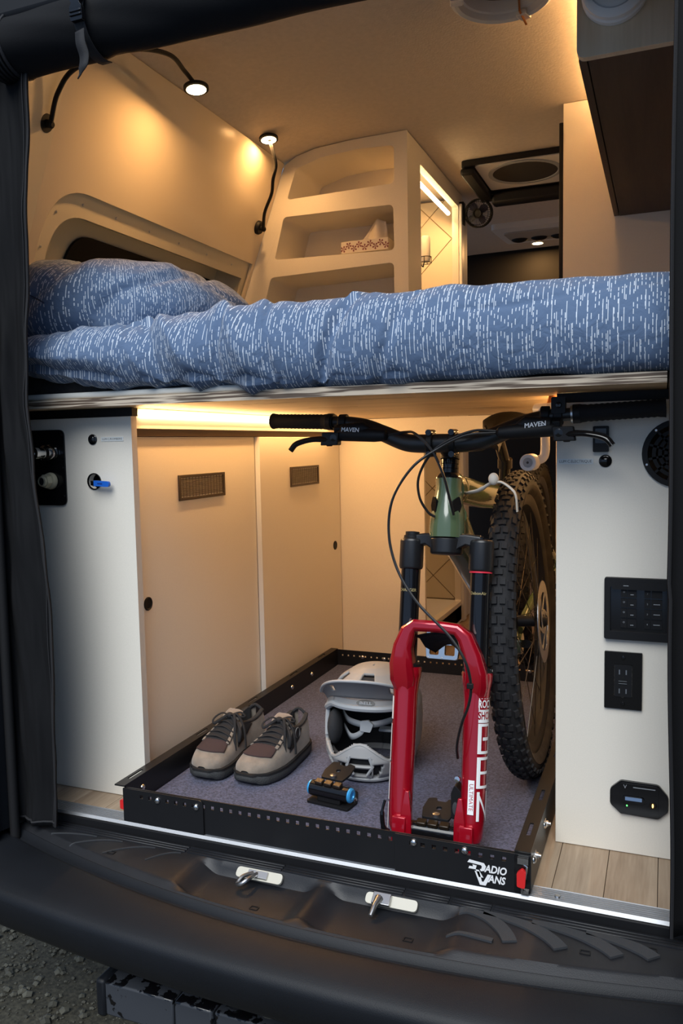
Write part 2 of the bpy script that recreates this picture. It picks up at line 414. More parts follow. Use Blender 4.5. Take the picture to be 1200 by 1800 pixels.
# floor with planks (joints recessed)
fl = bpy.data.objects.new('floor', None); COL.objects.link(fl); struct(fl, 'oak look plank floor of the van', 'floor')
MB().box(-1.62, .22, 1.508, 5.0, -.04, -.006).build('subfloor', M_blackm, fl)
pw = .094; xs = [-1.6+i*pw for i in range(20)]
for i, x in enumerate(xs):
    x1 = min(x+pw, .21)
    cuts = [1.509, 1.509+(.45 if i % 3 == 0 else 1.2 if i % 3 == 1 else .85), 3.3, 4.98]
    for a, b in zip(cuts, cuts[1:]):
        MB().box(x+.0006, x1-.0006, a+.0006, b-.0006, -.006, 0).build('plank', M_floor, fl, bevel=.0008, seg=1)
# aluminium sill: ribbed extrusion
pr = [(1.463, -.012), (1.463, -.003), (1.466, .001)]
for i in range(6):
    y = 1.468+i*.0066; pr += [(y, .0035), (y+.0035, .0035), (y+.0042, .0018), (y+.0062, .0018)]
pr += [(1.509, .003), (1.509, -.012)]
sm = MB(); sm.plate(pr, lambda a, b, h: V(h, a, b), -1.44, .12)
si = sm.build('trim_1', M_alu, ang=25); struct(si, 'ribbed aluminium threshold strip along the floor edge', 'threshold')
scw = MB(); scw.lathe([(.0001, 0), (.005, 0), (.006, -.003)], (-.175, 1.484, .0055), (0, 0, 1), 10); scw.build('screw', M_steel, si)

# ceiling: gently cambered headliner
cs = [(-1.72, 1.30), (-1.60, 1.55), (-1.385, 1.925), (-1.33, 1.955), (-1.25, 1.975), (-1.1, 1.984), (-.6, 1.987), (-.1, 1.984), (.06, 1.97), (.15, 1.93)]
top = [(-1.40, 1.93), (-1.33, 1.957), (-1.25, 1.975), (-1.1, 1.984), (-.6, 1.987), (-.1, 1.984), (.06, 1.972), (.25, 1.93)]
ce = MB(); ce.plate(top+[(.25, 2.03), (-1.40, 2.03)], lambda a, b, h: V(a, h, b), 1.42, 5.05)
struct(ce.build('ceiling', M_ceil, ang=30), 'warm lit carpeted headliner ceiling', 'ceiling')

# left wall: glossy panel with a window cut-out, slanted plane
KX = .3815
def wx(z): return -1.379-KX*(1.929-z)
WN = V(1, 0, -KX).normalized()
def FW(off=0): return lambda a, b, h: V(wx(b), a, b)+WN*(off-h)
wl = bpy.data.objects.new('wall_left', None); COL.objects.link(wl); struct(wl, 'glossy beige upper side wall with window opening', 'wall')
cut = rpoly([(1.785, .99), (3.02, .99), (3.02, 1.562), (1.785, 1.562)], [0, 0, 0, .15], 10)
MB().plate([(1.73, .95), (2.928, .95), (2.928, 1.932), (1.73, 1.932)], FW(), 0, .012,
           [rpoly([(1.785, .97), (2.91, .97), (2.91, 1.562), (1.785, 1.562)], [0, 0, 0, .15], 10)]).build('wall_panel', M_gloss, wl, bevel=.002)
# D pillar skin beside the panel and lower wall
pil = MB(); pil.grid(lambda u, v: V(wx(.9+1.04*v)+.012+.14*(1-u)**2.2, 1.41+.325*u, .9+1.04*v), 14, 10)
pil.build('pillar_skin', M_body, wl)
MB().box(-1.80, -1.775, 1.4, 2.95, -.04, 1.25).build('lower_skin', M_dark, wl)
MB().box(-1.80, -1.60, 1.4, 2.95, -.05, -.04).build('wheel_side_skin', M_dark, wl)
MB().plate([(1.73, .95), (2.95, .95), (2.95, 1.95), (1.73, 1.95)], FW(), .20, .22).build('outer_skin', M_dark, wl)

# window with its trim ring, recess and pane
w1 = bpy.data.objects.new('window_1', None); COL.objects.link(w1); struct(w1, 'dark side window in a rounded beige trim frame', 'window')
ro = rpoly([(1.783, .972), (2.925, .972), (2.925, 1.568), (1.783, 1.568)], [0, 0, 0, .155], 10)
ri = rpoly([(1.835, .985), (2.88, .985), (2.88, 1.502), (1.835, 1.502)], [0, 0, 0, .12], 10)
wfm = MB(); wk = len(ro); F_ = FW()
wfm.v = [F_(a, b, .014) for a, b in ro]+[F_(a, b, .014) for a, b in ri]+[F_(a, b, .022) for a, b in ri]+[F_(a, b, .022) for a, b in ro]
for i in range(wk):
    j = (i+1) % wk
    for c0 in range(3): wfm.f.append((c0*wk+i, c0*wk+j, (c0+1)*wk+j, (c0+1)*wk+i))
wfm.build('window_frame', M_body, w1)
MB().liner(ri, FW(), .02, .13).build('window_recess', M_body, w1)
pn = rpoly([(2.03, 1.0), (2.87, 1.0), (2.87, 1.462), (2.03, 1.462)], [.05, .05, .05, .10], 8)
MB().plate(pn, FW(), .118, .127).build('pane', M_glassd, w1, bevel=.003)
sc0 = MB().lathe([(.0001, .002), (.003, .0015), (.004, 0)], (0, 0, 0), WN, 10).build('screw', M_steel, w1, local=True)
at(sc0, [FW()(y, z, .013) for y, z in ((1.808, 1.40), (1.835, 1.495), (1.93, 1.535), (2.08, 1.535), (2.25, 1.535), (2.42, 1.535), (2.6, 1.535), (2.78, 1.535))])

# right wall, cab bulkhead, rear header and jambs
wr = MB().box(.19, .21, 1.42, 5.0, -.04, 1.97).build('wall_right', M_cream); struct(wr, 'plain right side wall of the van', 'wall')
wf = MB().box(-1.8, .25, 5.0, 5.03, -.05, 2.03).build('wall_front', M_dark); struct(wf, 'black cab divider at the far end', 'wall')
wb = bpy.data.objects.new('wall_rear', None); COL.objects.link(wb); struct(wb, 'black rear door frame of the van body', 'wall')
hm = MB().box(-1.75, .5, 1.36, 1.44, 1.72, 2.06); hm.build('header', M_blackm, wb, bevel=.02)
# left jamb: rounded post bulging to the outside, with seals
jp = rpoly([(-1.80, 1.30), (-1.50, 1.29), (-1.415, 1.345), (-1.392, 1.43), (-1.40, 1.475), (-1.80, 1.475)], [0, .04, .04, .02, .01, 0], 6)
MB().plate(jp, FZ(0), -.022, 2.02).build('jamb', M_bump, wb, ang=30)
MB().tube([(-1.405, 1.352, -.05), (-1.405, 1.352, 2.0)], .009, 10).build('door_seal', M_rub, wb)
MB().tube([(-1.386, 1.395, -.05), (-1.386, 1.395, 2.0)], .011, 10).build('door_seal', M_rub, wb)
jr = rpoly([(.05, 1.475), (.045, 1.43), (.07, 1.345), (.16, 1.29), (.5, 1.30), (.5, 1.475)], [.01, .02, .04, .04, 0, 0], 6)
MB().plate(jr, FZ(0), -.022, 2.02).build('jamb', M_bump, wb, ang=30)
# two unseen rear doors, added wide open to shade the right panel
for dn, (hx, hy), ang_, sg, lb in (('unseen_door_1', (.14, 1.325), 15, 1, 'unseen right rear van door, added open to shade the right panel'), ('unseen_door_2', (-1.53, 1.325), 28, -1, 'unseen left rear van door, added open for its shade')):
    dr = bpy.data.objects.new(dn, None); COL.objects.link(dr); dr.location = (hx, hy, -.02); struct(dr, lb, 'door')
    dr.rotation_euler = (0, 0, radians(ang_)*sg)
    MB().plate(rrect(-.74, 0, 0, 1.78, .05), FX(0, sg), 0, .05, [rrect(-.64, -.10, 1.02, 1.62, .05)]).build('door_skin', M_bump, dr, local=True, bevel=.008)
    MB().plate(rrect(-.66, -.08, 1.0, 1.64, .05), FX(.022*sg, sg), 0, .006).build('pane', M_glassd, dr, local=True)
    MB().plate(rrect(-.68, -.06, .10, .92, .05), FX(-.012*sg, sg), 0, .012).build('inner_trim', M_blackm, dr, local=True, bevel=.004)
# ================================================================== BUMPER
bl = thing('rear_bumper', 'grained black rear bumper with step pad below the tray', 'bumper', (-.55, 1.30, -.30))
def yl(x): return 1.275+.135*((x+.52)/.85)**2
def yo(x): return 1.172+.05*((x+.50)/.75)**2
def bprof(x):
    a = yl(x); o = yo(x)
    d = a-o
    return [(a+.012, -.034), (a, -.030), (a-.005, -.034), (a-.010, -.044), (a-.016, -.046), (a-.024, -.038), (a-.034, -.035), (a-.55*d, -.040), (a-.82*d, -.048),
            (o+.006, -.055), (o-.003, -.062), (o-.007, -.075), (o-.003, -.105), (o+.010, -.138), (o+.026, -.156), (o+.055, -.166), (o+.16, -.172)]
nx = 70; X0, X1 = -1.78, .62
bm_ = MB(); bm_.loft([[V(X0+(X1-X0)*i/nx, y, z) for y, z in bprof(X0+(X1-X0)*i/nx)] for i in range(nx+1)], cap=False, closed=False)
bm_.build('bumper_skin', M_bump, bl, ang=40)
wells = ((-.763, .105), (-.478, .105))
def padz(x, y):
    z = -.020
    for cx, hw in wells:
        d = abs(x-cx)
        e = max(0, min(1, (hw+.05-d)/.06)); k = max(0, min(1, (1.428-y)/.012)); e = e*e*(3-2*e)
        front = max(0, min(1, (y-yl(x)-.006)/.02))
        z -= .026*e*k*front
    lip = max(0, min(1, 1-(y-yl(x))/.018)); z -= .012*lip
    return z
pd = MB(); pd.grid(lambda u, v: (lambda x: (lambda y: V(x, y, padz(x, y)))(yl(x)+.002+(1.459-yl(x)-.002)*v))(-1.42+1.56*u), 200, 40)
pd.build('step_pad', M_pad, bl, ang=30)
MB().box(-1.46, .14, 1.4560, 1.4630, -.04, -.0005).build('sill_face', M_blackm, bl, bevel=.003)
for seg_ in ((-1.30, -.95), (-.945, -.72), (-.715, -.46), (-.455, -.37), (-.365, -.29), (-.285, .05)):
    rb = MB()
    for r_ in range(3): rb.box(seg_[0], seg_[1], 1.4290+r_*.0088, 1.435+r_*.0088, -.022, -.0172)
    rb.build('tread_rib', M_pad, bl, bevel=.001, seg=1)
# swoosh grip strips
def swoosh(x0, y0, x1, y1, w, bend, m, thick=.0032, taper=.0):
    n = 22; L_, R_ = [], []
    a = V(x0, y0, 0); b = V(x1, y1, 0); c = V(x0+(x1-x0)*bend, y0, 0)
    for i in range(n+1):
        t = i/n; p = a*(1-t)**2+c*2*t*(1-t)+b*t*t; d = ((c-a)*(1-t)+(b-c)*t).normalized(); nn = V(-d.y, d.x, 0)
        ww = w*(.45+.55*min(1, t*1.6))
        L_.append((p+nn*ww/2)); R_.append((p-nn*ww/2))
    lo = L_+R_[::-1]; k = len(lo); mb = MB()
    mb.v = [V(p.x, p.y, padz(p.x, p.y)+.0006+thick) for p in lo]+[V(p.x, p.y, padz(p.x, p.y)-.001) for p in lo]
    for i in range(n): mb.f.append((i, i+1, k-2-i, k-1-i))
    mb.f += [(i, (i+1) % k, (i+1) % k+k, i+k) for i in range(k)]
    return mb.build('grip_strip', m, bl, flat=True)
for x0, x1, y1 in ((-.345, -.240, 1.350), (-.300, -.155, 1.360), (-.212, -.064, 1.370), (-.118, -.006, 1.386)):
    swoosh(x0, 1.4195, x1, y1, .026, .72, M_tread)
swoosh(-.352, 1.346, -.268, 1.342, .010, .6, M_tread)
for x0, x1, y1 in ((-1.175, -1.285, 1.400), (-1.105, -1.212, 1.374), (-1.02, -1.116, 1.366), (-.955, -1.011, 1.372)):
    swoosh(x0, 1.4225, x1, y1, .003, .55, M_tread, .0014)
# striker loops in pale cut-outs
for k, (cx, kind) in enumerate(((-.763, 0), (-.478, 1))):
    sl = V(cx, 1.4165, -.031); up = V(0, .75, .66).normalized()
    fr = lambda a, b, h, sl=sl, up=up: sl+V(1, 0, 0)*a+up*b+V(0, .66, -.75)*h
    MB().plate(rrect(-.052, .052, -.0105, .0105, .0085), fr, -.003, .003).build('striker_cutout', mat('pale_body_paint', (.55, .53, .45), .4), bl)
    st = MB()
    if kind == 0:
        pth = [sl+V(-.004, .0, .004), sl+V(-.006, -.030, .010), sl+V(-.016, -.044, .004), sl+V(-.030, -.040, -.002), sl+V(-.026, -.024, .006), sl+V(-.012, -.004, .006)]
        st.tube(spline(pth, 5), .0042, 8)
        st.obox(sl+V(-.002, -.004, .004), (.022, 0, 0), (0, .006, .004), (0, -.001, .002))
    else:
        st.obox(sl+V(-.018, -.006, .006), (.018, 0, 0), (0, .010, .006), (0, -.002, .003))
        st.tube([sl+V(-.022, -.008, .008), sl+V(-.024, -.028, .006), sl+V(-.026, -.048, -.006)], [.009, .006, .0045], 10)
    st.build('striker', M_steel, bl, bevel=.001)
for (x, y) in ((-1.10, 1.375), (-.73, 1.33), (-.42, 1.335), (-.115, 1.365), (-.01, 1.41)):
    z = padz(x, y); MB().plate(rrect(x-.009, x+.009, y-.006, y+.006, .002), FZ(z), -.001, .0015, [rrect(x-.007, x+.007, y-.0045, y+.0045, .0015)]).build('drain_plug', M_blackm, bl)

# tow hitch step under the bumper
hs = thing('hitch_step', 'wet black steel step bar poking out under the bumper', 'step', (-.92, 1.28, -.283))
MB().box(-1.028, -.868, 1.246, 1.312, -.283, -.213).build('end_section', M_wet, hs, bevel=.004)
MB().box(-1.048, -1.026, 1.242, 1.316, -.287, -.209).build('end_cap', M_bump, hs, bevel=.006)
MB().box(-.864, -.780, 1.244, 1.314, -.285, -.211).build('middle_section', M_wet, hs, bevel=.005)
MB().box(-.776, -.25, 1.246, 1.312, -.283, -.213).build('main_section', M_wet, hs, bevel=.004)
MB().lathe([(.016, 0), (.016, .006), (.008, .010), (.0001, .010)], (-.745, 1.280, -.213), (0, 0, 1), 14).build('bolt_head', M_blackm, hs)
MB().box(-.62, -.54, 1.27, 1.95, -.312, -.284).build('receiver_tube', M_black, hs, bevel=.004)
MB().ell((-.675, 1.28, -.210), .022, .016, .008, 14, 8).build('pebble', M_stone, hs)
# ================================================================== LEFT PLUMBING CABINET WITH SLIDING DOORS
lc = thing('plumbing_cabinet', 'tall off-white cabinet with two sliding doors left of the tray', 'cabinet', (-1.3, 2.2, 0))
vh = circ(-1.2685, .7725, .0185, 24, .0185)
MB().plate([(-1.62, .001), (-1.157, .001), (-1.157, .9245), (-1.62, .9245)], FY(1.585), 0, .02, [vh]).build('rear_panel', M_cream, lc, bevel=.001)
MB().box(-1.1575, -1.1565, 1.5845, 1.6055, .001, .9245).build('edge_band', M_edge, lc)
MB().box(-1.62, -1.157, 1.59, 1.612, .9248, .9442).build('black_top_strip', M_blackm, lc)
MB().liner(vh, FY(1.585), .018, .06).build('valve_recess', M_blackg, lc)
MB().plate(circ(-1.2685, .7725, .0200), FY(1.585), -.0025, .001, [circ(-1.2685, .7725, .0175)]).build('valve_ring', M_blackg, lc)
# header with groove, and LED
MB().box(-1.60, -1.166, 1.606, 2.926, .896, .9445).build('header', M_cream, lc, bevel=.001)
MB().box(-1.60, -1.182, 1.606, 2.926, .8785, .896).build('door_track', mat('brown_groove_shade', (.16, .11, .07), .7), lc)  # shade of the groove is put into this brown
def vent(x, y0, y1, z0, z1, par):
    v_ = MB().plate([(y0, z0), (y1, z0), (y1, z1), (y0, z1)], FX(x), 0, .005, [[(y0+.009, z0+.008), (y1-.009, z0+.008), (y1-.009, z1-.008), (y0+.009, z1-.008)]]).build('vent', mat('vent_bronze', (.045, .03, .018), .5), par, bevel=.0008, seg=1)
    MB().box(x-.004, x-.001, y0+.008, y1-.008, z0+.007, z1-.007).build('vent_backing', M_dark, par)
    sl = MB(); nz = 13
    for i in range(nz):
        z = z0+.010+(z1-z0-.020)*(i+.5)/nz; sl.obox((x+.0015, (y0+y1)/2, z), (.0022, 0, .0006), (0, (y1-y0)/2-.009, 0), (-.0003, 0, .0009))
    for j in range(1, 14):
        y = y0+.009+(y1-y0-.018)*j/14; sl.box(x-.001, x+.001, y-.0007, y+.0007, z0+.008, z1-.008)
    sl.build('vent_slats', mat('vent_bronze', (.045, .03, .018), .5), par)
def slide_door(y0, y1, x, vy, fy):
    d = MB().plate([(y0, .004), (y1, .004), (y1, .8775), (y0, .8775)], FX(x, -1), 0, .016).build('sliding_door', M_cream, lc, bevel=.001)
    d.location = (0, 0, 0)
    vent(x, vy[0], vy[1], .7085, .7765, d)
    p = MB(); p.lathe([(.0145, -.001), (.0170, .0), (.0170, .0022), (.0145, .003), (.0125, .001), (.0125, -.004)], (x, fy, .463), (1, 0, 0), 24, cap=False)
    p.lathe([(.0001, -.0035), (.0126, -.0035)], (x+.0045, fy, .463), (1, 0, 0), 24, cap=False); p.build('finger_pull', M_blackm, d)
    return d
slide_door(1.606, 2.30, -1.192, (1.825, 2.065), 1.672)
slide_door(2.262, 2.926, -1.174, (2.476, 2.715), 2.865)
MB().box(-1.190, -1.1738, 2.2595, 2.2618, .004, .8775).build('door_edge_band', M_label, lc)
MB().box(-1.60, -1.20, 2.92, 2.928, .002, .94).build('end_board', M_cream, lc)
# --- fixtures mounted on it
fp = thing('water_inlet_plate', 'glossy black rounded inlet plate with two hose fittings, partly behind the curtain', 'inlet plate', (-1.40, 1.585, .715))
MB().plate(rrect(-1.49, -1.351, .714, .898, .016, 8), FY(1.585), -.004, -.0003, [rrect(-1.478, -1.363, .728, .884, .012, 8)]).build('plate_rim', M_blackg, fp, bevel=.001)
MB().plate(rrect(-1.480, -1.361, .726, .886, .012, 8), FY(1.585), -.0022, -.0003).build('plate_back', M_blackg, fp)
for z in (.737, .806, .886): MB().lathe([(.003, 0), (.0025, .0012), (.0001, .0014)], (-1.357, 1.581, z), (0, -1, 0), 10).build('screw', M_blackm, fp)
q = MB(); q.lathe([(.021, 0), (.021, .006), (.0165, .008), (.0165, .014), (.019, .016), (.019, .024), (.013, .028), (.013, .044), (.015, .046), (.015, .056), (.008, .058), (.008, .05)], (-1.392, 1.583, .842), (-.1, -1, 0), 24)
q.build('chrome_coupling', M_chrome, fp)
q = MB(); q.lathe([(.020, 0), (.021, .004), (.019, .012), (.0125, .013), (.0125, .032), (.010, .034), (.009, .020)], (-1.395, 1.583, .774), (-.1, -1, 0), 24)
q.lathe([(.0165, .013), (.0165, .026)], (-1.395, 1.583, .774), (-.1, -1, 0), 6); q.build('beige_hose_barb', M_beige, fp)
MB().plate(circ(-1.395, .774, .0088, 18), FY(1.548), .001, .002).build('barb_bore', M_dark, fp)
b1 = thing('light_button', 'round black push button on the left panel beside its label', 'button', (-1.268, 1.585, .872))
MB().lathe([(.0125, 0), (.0125, .002), (.0105, .0035)], (-1.268, 1.5848, .8725), (0, -1, 0), 24).build('bezel', M_blackg, b1)
MB().lathe([(.0085, .003), (.008, .006), (.004, .008), (.0001, .0085)], (-1.268, 1.5848, .8725), (0, -1, 0), 20).build('plunger', M_blackg, b1)
l1 = thing('label_strip', 'small white label strip reading LUM C.PLOMBERIE', 'label', (-1.212, 1.585, .868))
MB().box(-1.2435, -1.1795, 1.5838, 1.5848, .8675, .8775).build('tape', M_label, l1)
text('LUM C.PLOMBERIE', TF((-1.2115, 1.58365, .8725), (1, 0, 0), (0, 0, 1)), .0068, M_ink, l1, sx=1.02)
bv = thing('valve_handle', 'blue lever handle of a shut-off valve in a round hole', 'valve', (-1.25, 1.575, .765))
MB().tube([(-1.262, 1.63, .770), (-1.262, 1.572, .768)], .007, 12).build('stem', M_steel, bv)
MB().obox((-1.258, 1.571, .7685), (.010, 0, -.001), (0, .0025, 0), (0, 0, .006)).build('lever_root', M_chrome, bv, bevel=.001)
MB().plate(rpoly([(-1.256, .762), (-1.2125, .7600), (-1.2125, .7730), (-1.256, .7755)], [.001, .006, .006, .001]), FY(1.565), 0, .007).build('grip', M_blue, bv, bevel=.0015)
bar(TF((-1.238, 1.5647, .768), (1, 0, -.05), (.05, 0, 1)), .014, .003, mat('dark_blue_print', (.005, .03, .2), .5), bv)

def led_bar(name, label, a, b, d, power, rad=.006, width=.012, off=.006):
    a, b, d = Vector(a), Vector(b), Vector(d).normalized()
    t = thing(name, label, 'light', (a+b)/2)
    m = MB().tube([a, b], rad, 10).build('diffuser', M_led, t)
    area_light('strip_light', (a+b)/2+d*(rad+off), d, b-a, (b-a).length, width, power, WARM, t)
    return t
led_bar('led_strip', 'glowing warm light strip under the bed above the sliding doors', (-1.160, 1.625, .931), (-1.160, 2.80, .931), (.75, 0, -.66), 5.2)
# ================================================================== RIGHT ELECTRICAL CABINET
rc = thing('electrical_cabinet', 'tall grey-white cabinet panel right of the tray', 'cabinet', (0, 2.3, 0))
spc = (.024, .820); spr = .066
MB().plate([(-.2055, .001), (.189, .001), (.189, .9245), (-.2055, .9245)], FY(1.70), 0, .018, [circ(*spc, .058, 32)]).build('rear_panel', M_cream, rc, bevel=.001)
MB().box(-.2055, -.188, 1.719, 2.90, .001, .9245).build('side_panel', M_cream, rc)
MB().box(-.2055, .189, 1.705, 1.73, .9248, .9442).build('black_top_strip', M_blackm, rc)
MB().box(-.18, .18, 2.0, 2.02, .2, .92).build('inner_board', mat('inner_wood', (.45, .27, .10), .6), rc)
sp = thing('speaker', 'round black slotted speaker grille half hidden by the right curtain', 'speaker', (spc[0], 1.70, spc[1]-spr))
MB().plate(circ(*spc, spr, 40), FY(1.70), -.006, -.0003, [circ(*spc, .055, 40)]).build('bezel', M_blackm, sp, bevel=.002)
for r_ in (.044, .033, .022): MB().plate(circ(*spc, r_+.0035, 36), FY(1.70), -.0045, .003, [circ(*spc, r_-.0035, 36)]).build('grille_ring', M_blackm, sp)
MB().plate(circ(*spc, .013, 24), FY(1.70), -.0055, .003).build('hub', M_blackm, sp, bevel=.001)
gb = MB()
for k in range(12):
    a = 2*pi*k/12+.2; u = V(cos(a), 0, sin(a)); gb.obox(V(spc[0], 1.6985, spc[1])+u*.034, u*.024, V(0, .003, 0), V(-sin(a), 0, cos(a))*.0022)
gb.build('grille_spokes', M_blackm, sp)
for k in range(3):
    a = 2.3+k*1.2; MB().lathe([(.003, 0), (.002, .001), (.0001, .001)], (spc[0]+.0605*cos(a), 1.6938, spc[1]+.0605*sin(a)), (0, -1, 0), 8).build('screw', M_steel, sp)
MB().lathe([(.056, .02), (.056, .045), (.02, .06), (.0001, .06)], (spc[0], 1.70, spc[1]), (0, 1, 0), 28, cap=False).build('basket', mat('speaker_cone_brown', (.10, .05, .015), .7), sp)
b2 = thing('light_button', 'round black push button on the right panel under the brake lever', 'button', (-.110, 1.70, .806))
MB().lathe([(.0125, 0), (.0125, .002), (.0105, .0035)], (-.110, 1.6998, .8065), (0, -1, 0), 24).build('bezel', M_blackg, b2)
MB().lathe([(.0095, .003), (.009, .006), (.005, .0085), (.0001, .009)], (-.110, 1.6998, .8065), (0, -1, 0), 20).build('plunger', M_blackg, b2)
l2 = thing('label_strip', 'small label strip reading LUM C.ELECTRIQUE', 'label', (-.168, 1.70, .80))
MB().box(-.2025, -.1330, 1.6988, 1.6998, .8005, .8115).build('tape', M_label, l2)
text('LUM C.ELECTRIQUE', TF((-.1678, 1.69865, .806), (1, 0, 0), (0, 0, 1)), .0078, M_ink, l2, sx=.92)
l3 = thing('label_strip', 'short label strip near the panel top above the handlebar', 'label', (-.18, 1.70, .893))
MB().box(-.1965, -.150, 1.6988, 1.6998, .8925, .9035).build('tape', M_label, l3)
text('TH', TF((-.1900, 1.69865, .898), (1, 0, 0), (0, 0, 1)), .0074, M_ink, l3, sx=.85)
sw = thing('thermostat', 'small black wall switch box behind the right brake lever', 'switch', (-.118, 1.70, .824))
MB().plate(rrect(-.1335, -.1035, .8245, .876, .003), FY(1.70), -.012, -.0003).build('case', M_blackm, sw, bevel=.0015)
MB().plate(rrect(-.129, -.108, .842, .871, .002), FY(1.70), -.0135, -.011).build('face', M_blackg, sw)
# control panel
cp = thing('control_panel', 'square black switch panel with two columns of keys', 'control panel', (-.045, 1.70, .448))
MB().plate(rrect(-.1095, .0185, .4485, .5735, .005), FY(1.70), -.012, -.0003, [rrect(-.098, .008, .4655, .556, .003)]).build('frame', M_blackm, cp, bevel=.002)
MB().plate(rrect(-.099, .009, .4645, .557, .003), FY(1.70), -.004, -.0003).build('face_plate', M_blackg, cp)
MB().plate(rrect(-.095, .006, .5505, .5665, .002), FY(1.70), -.0128, -.010).build('name_bar', M_blackm, cp)
bar(TF((-.0685, 1.6870, .5585), (1, 0, 0), (0, 0, 1)), .010, .0014, M_print, cp)
for r_ in range(4):
    z = .543-r_*.0205
    for (x0, x1) in ((-.078, -.0665), (-.0655, -.0485), (-.034, -.0225), (-.021, -.001)):
        MB().plate(rrect(x0, x1, z-.0085, z+.0085, .001), FY(1.70), -.0075, -.004).build('key', M_blackm, cp, bevel=.0007, seg=1)
    text('O', TF((-.0722, 1.6924, z+.002), (1, 0, 0), (0, 0, 1)), .0048, M_print, cp)
    bar(TF((-.057, 1.6924, z-.003), (1, 0, 0), (0, 0, 1)), .006, .0014, M_print, cp)
    text(str(r_+1), TF((-.0282, 1.6924, z), (1, 0, 0), (0, 0, 1)), .0046, M_print, cp)
    if r_: bar(TF((-.011, 1.6924, z), (1, 0, 0), (0, 0, 1)), .012, .0013, M_print, cp)
# outlet
ol = thing('power_outlet', 'glossy black wall outlet with two sockets', 'outlet', (-.072, 1.70, .304))
MB().plate(rrect(-.1085, -.0365, .3045, .4220, .002), FY(1.70), -.0055, -.0003, [rrect(-.0895, -.0555, .3295, .3965, .002)]).build('cover_plate', M_blackg, ol, bevel=.0022)
MB().plate(rrect(-.0890, -.0560, .3300, .3960, .002), FY(1.70), -.0070, -.0003).build('receptacle', M_blackm, ol, bevel=.001)
for z in (.381, .342):
    for x in (-.0795, -.0665): MB().box(x-.0011, x+.0011, 1.6926, 1.6932, z-.0048, z+.0048).build('slot', M_steel, ol)
    MB().plate(circ(-.073, z-.0115, .0030, 12), FY(1.6932), -.0004, .0004).build('ground_slot', M_dark, ol)
for z in (.3645, .3595): MB().box(-.0810, -.0650, 1.6915, 1.6932, z-.0017, z+.0017).build('test_button', M_blackm, ol); MB().box(-.0810, -.0650, 1.6913, 1.6915, z-.0019, z-.0013).build('test_button_edge', M_print, ol)
for z in (.4105, .3155): MB().lathe([(.0042, 0), (.0035, .0016), (.0001, .0018)], (-.0725, 1.6944, z), (0, -1, 0), 14).build('screw', M_blackg, ol)
# battery switch panel
bp_ = thing('inverter_remote', 'black oval remote panel with small lit display and green light', 'remote panel', (-.04, 1.70, .083))
ov = rpoly([(-.0955, .1050), (-.075, .0865), (-.003, .0840), (.0155, .1020), (.0155, .1330), (-.003, .1545), (-.075, .1560), (-.0955, .1370)], [.012]*8, 5)
MB().plate(ov, FY(1.70), -.007, -.0003).build('case', M_blackg, bp_, bevel=.003)
MB().plate(rrect(-.076, -.003, .0875, .1525, .003), FY(1.70), -.0095, -.006).build('face', M_blackg, bp_, bevel=.0012)
MB().plate(rrect(-.071, -.0295, .1125, .1265, .006), FY(1.70), -.013, -.009).build('rocker_pad', M_blackg, bp_, bevel=.002)
MB().plate(rrect(-.066, -.034, .1185, .1255, .001), FY(1.70), -.0136, -.0128).build('display', M_screen, bp_)
MB().lathe([(.0016, 0), (.0001, .001)], (-.0625, 1.6900, .106), (0, -1, 0), 8).build('green_indicator', M_gled, bp_)
MB().lathe([(.0075, 0), (.0065, .002), (.006, .001)], (-.0135, 1.6904, .1130), (0, -1, 0), 16).build('port_ring', M_blackm, bp_)
MB().plate(circ(-.0135, .1130, .0016, 10, .0042), FY(1.6885), -.0006, .0004).build('amber_indicator', M_aled, bp_)
bar(TF((-.030, 1.6903, .1455), (1, 0, 0), (0, 0, 1)), .042, .0018, M_print, bp_)
text('V', TF((-.0665, 1.6903, .145), (1, 0, 0), (0, 0, 1)), .011, M_print, bp_)

# ================================================================== SHOWER CABIN / SHELF UNIT
sh = thing('shower_cabin', 'cream shower cabin with open shelves in its end wall', 'shower cabin', (-1.2, 3.3, 0))
YS = 2.93
cub1 = rpoly([(-1.372, 1.797), (-.938, 1.803), (-.936, 1.938), (-1.08, 1.944), (-1.22, 1.937), (-1.332, 1.908)], [.01, .018, .02, .1, .1, .03], 6)
cub2 = rpoly([(-1.432, 1.575), (-.940, 1.563), (-.942, 1.727), (-1.388, 1.733)], [.01, .018, .02, .02], 6)
cub3 = rpoly([(-1.505, 1.33), (-.942, 1.33), (-.942, 1.518), (-1.450, 1.508)], [.01, .018, .02, .02], 6)
face = [(-.886, .95), (-.886, 1.984), (-1.1, 1.982), (-1.25, 1.972), (-1.33, 1.954), (-1.38, 1.927), (-1.41, 1.86), (-1.745, .98), (-1.745, .95)]
MB().plate(face, FY(YS), 0, .016, [cub1, cub2, cub3]).build('shelf_face', M_cream, sh, bevel=.0012)
for k, c in enumerate((cub1, cub2, cub3)): MB().liner(c, FY(YS), .014, .25).build('shelf_cubby', M_cream, sh)
MB().plate([(-1.60, .001), (-.835, .001), (-.835, .875), (-1.60, .875)], FY(YS), 0, .016).build('lower_panel', M_cream, sh, bevel=.001)
MB().box(-1.60, -.19, 2.93, 2.95, .8755, .9442).build('bed_rail', M_cream, sh, bevel=.001)
# side wall with doorway
MB().plate([(YS+.017, .002), (3.80, .002), (3.80, 1.982), (YS+.017, 1.982)], FX(-.886, -1), 0, .03, [rrect(3.10, 3.72, .10, 1.915, .012)]).build('side_wall', M_cream, sh, bevel=.001)
MB().box(-.915, -.872, 3.725, 3.775, .002, 1.93).build('door_jamb', M_white, sh, bevel=.004)
MB().box(-.905, -.886, 3.80, 3.90, .002, 1.975).build('corner_post', M_edge, sh, bevel=.006)
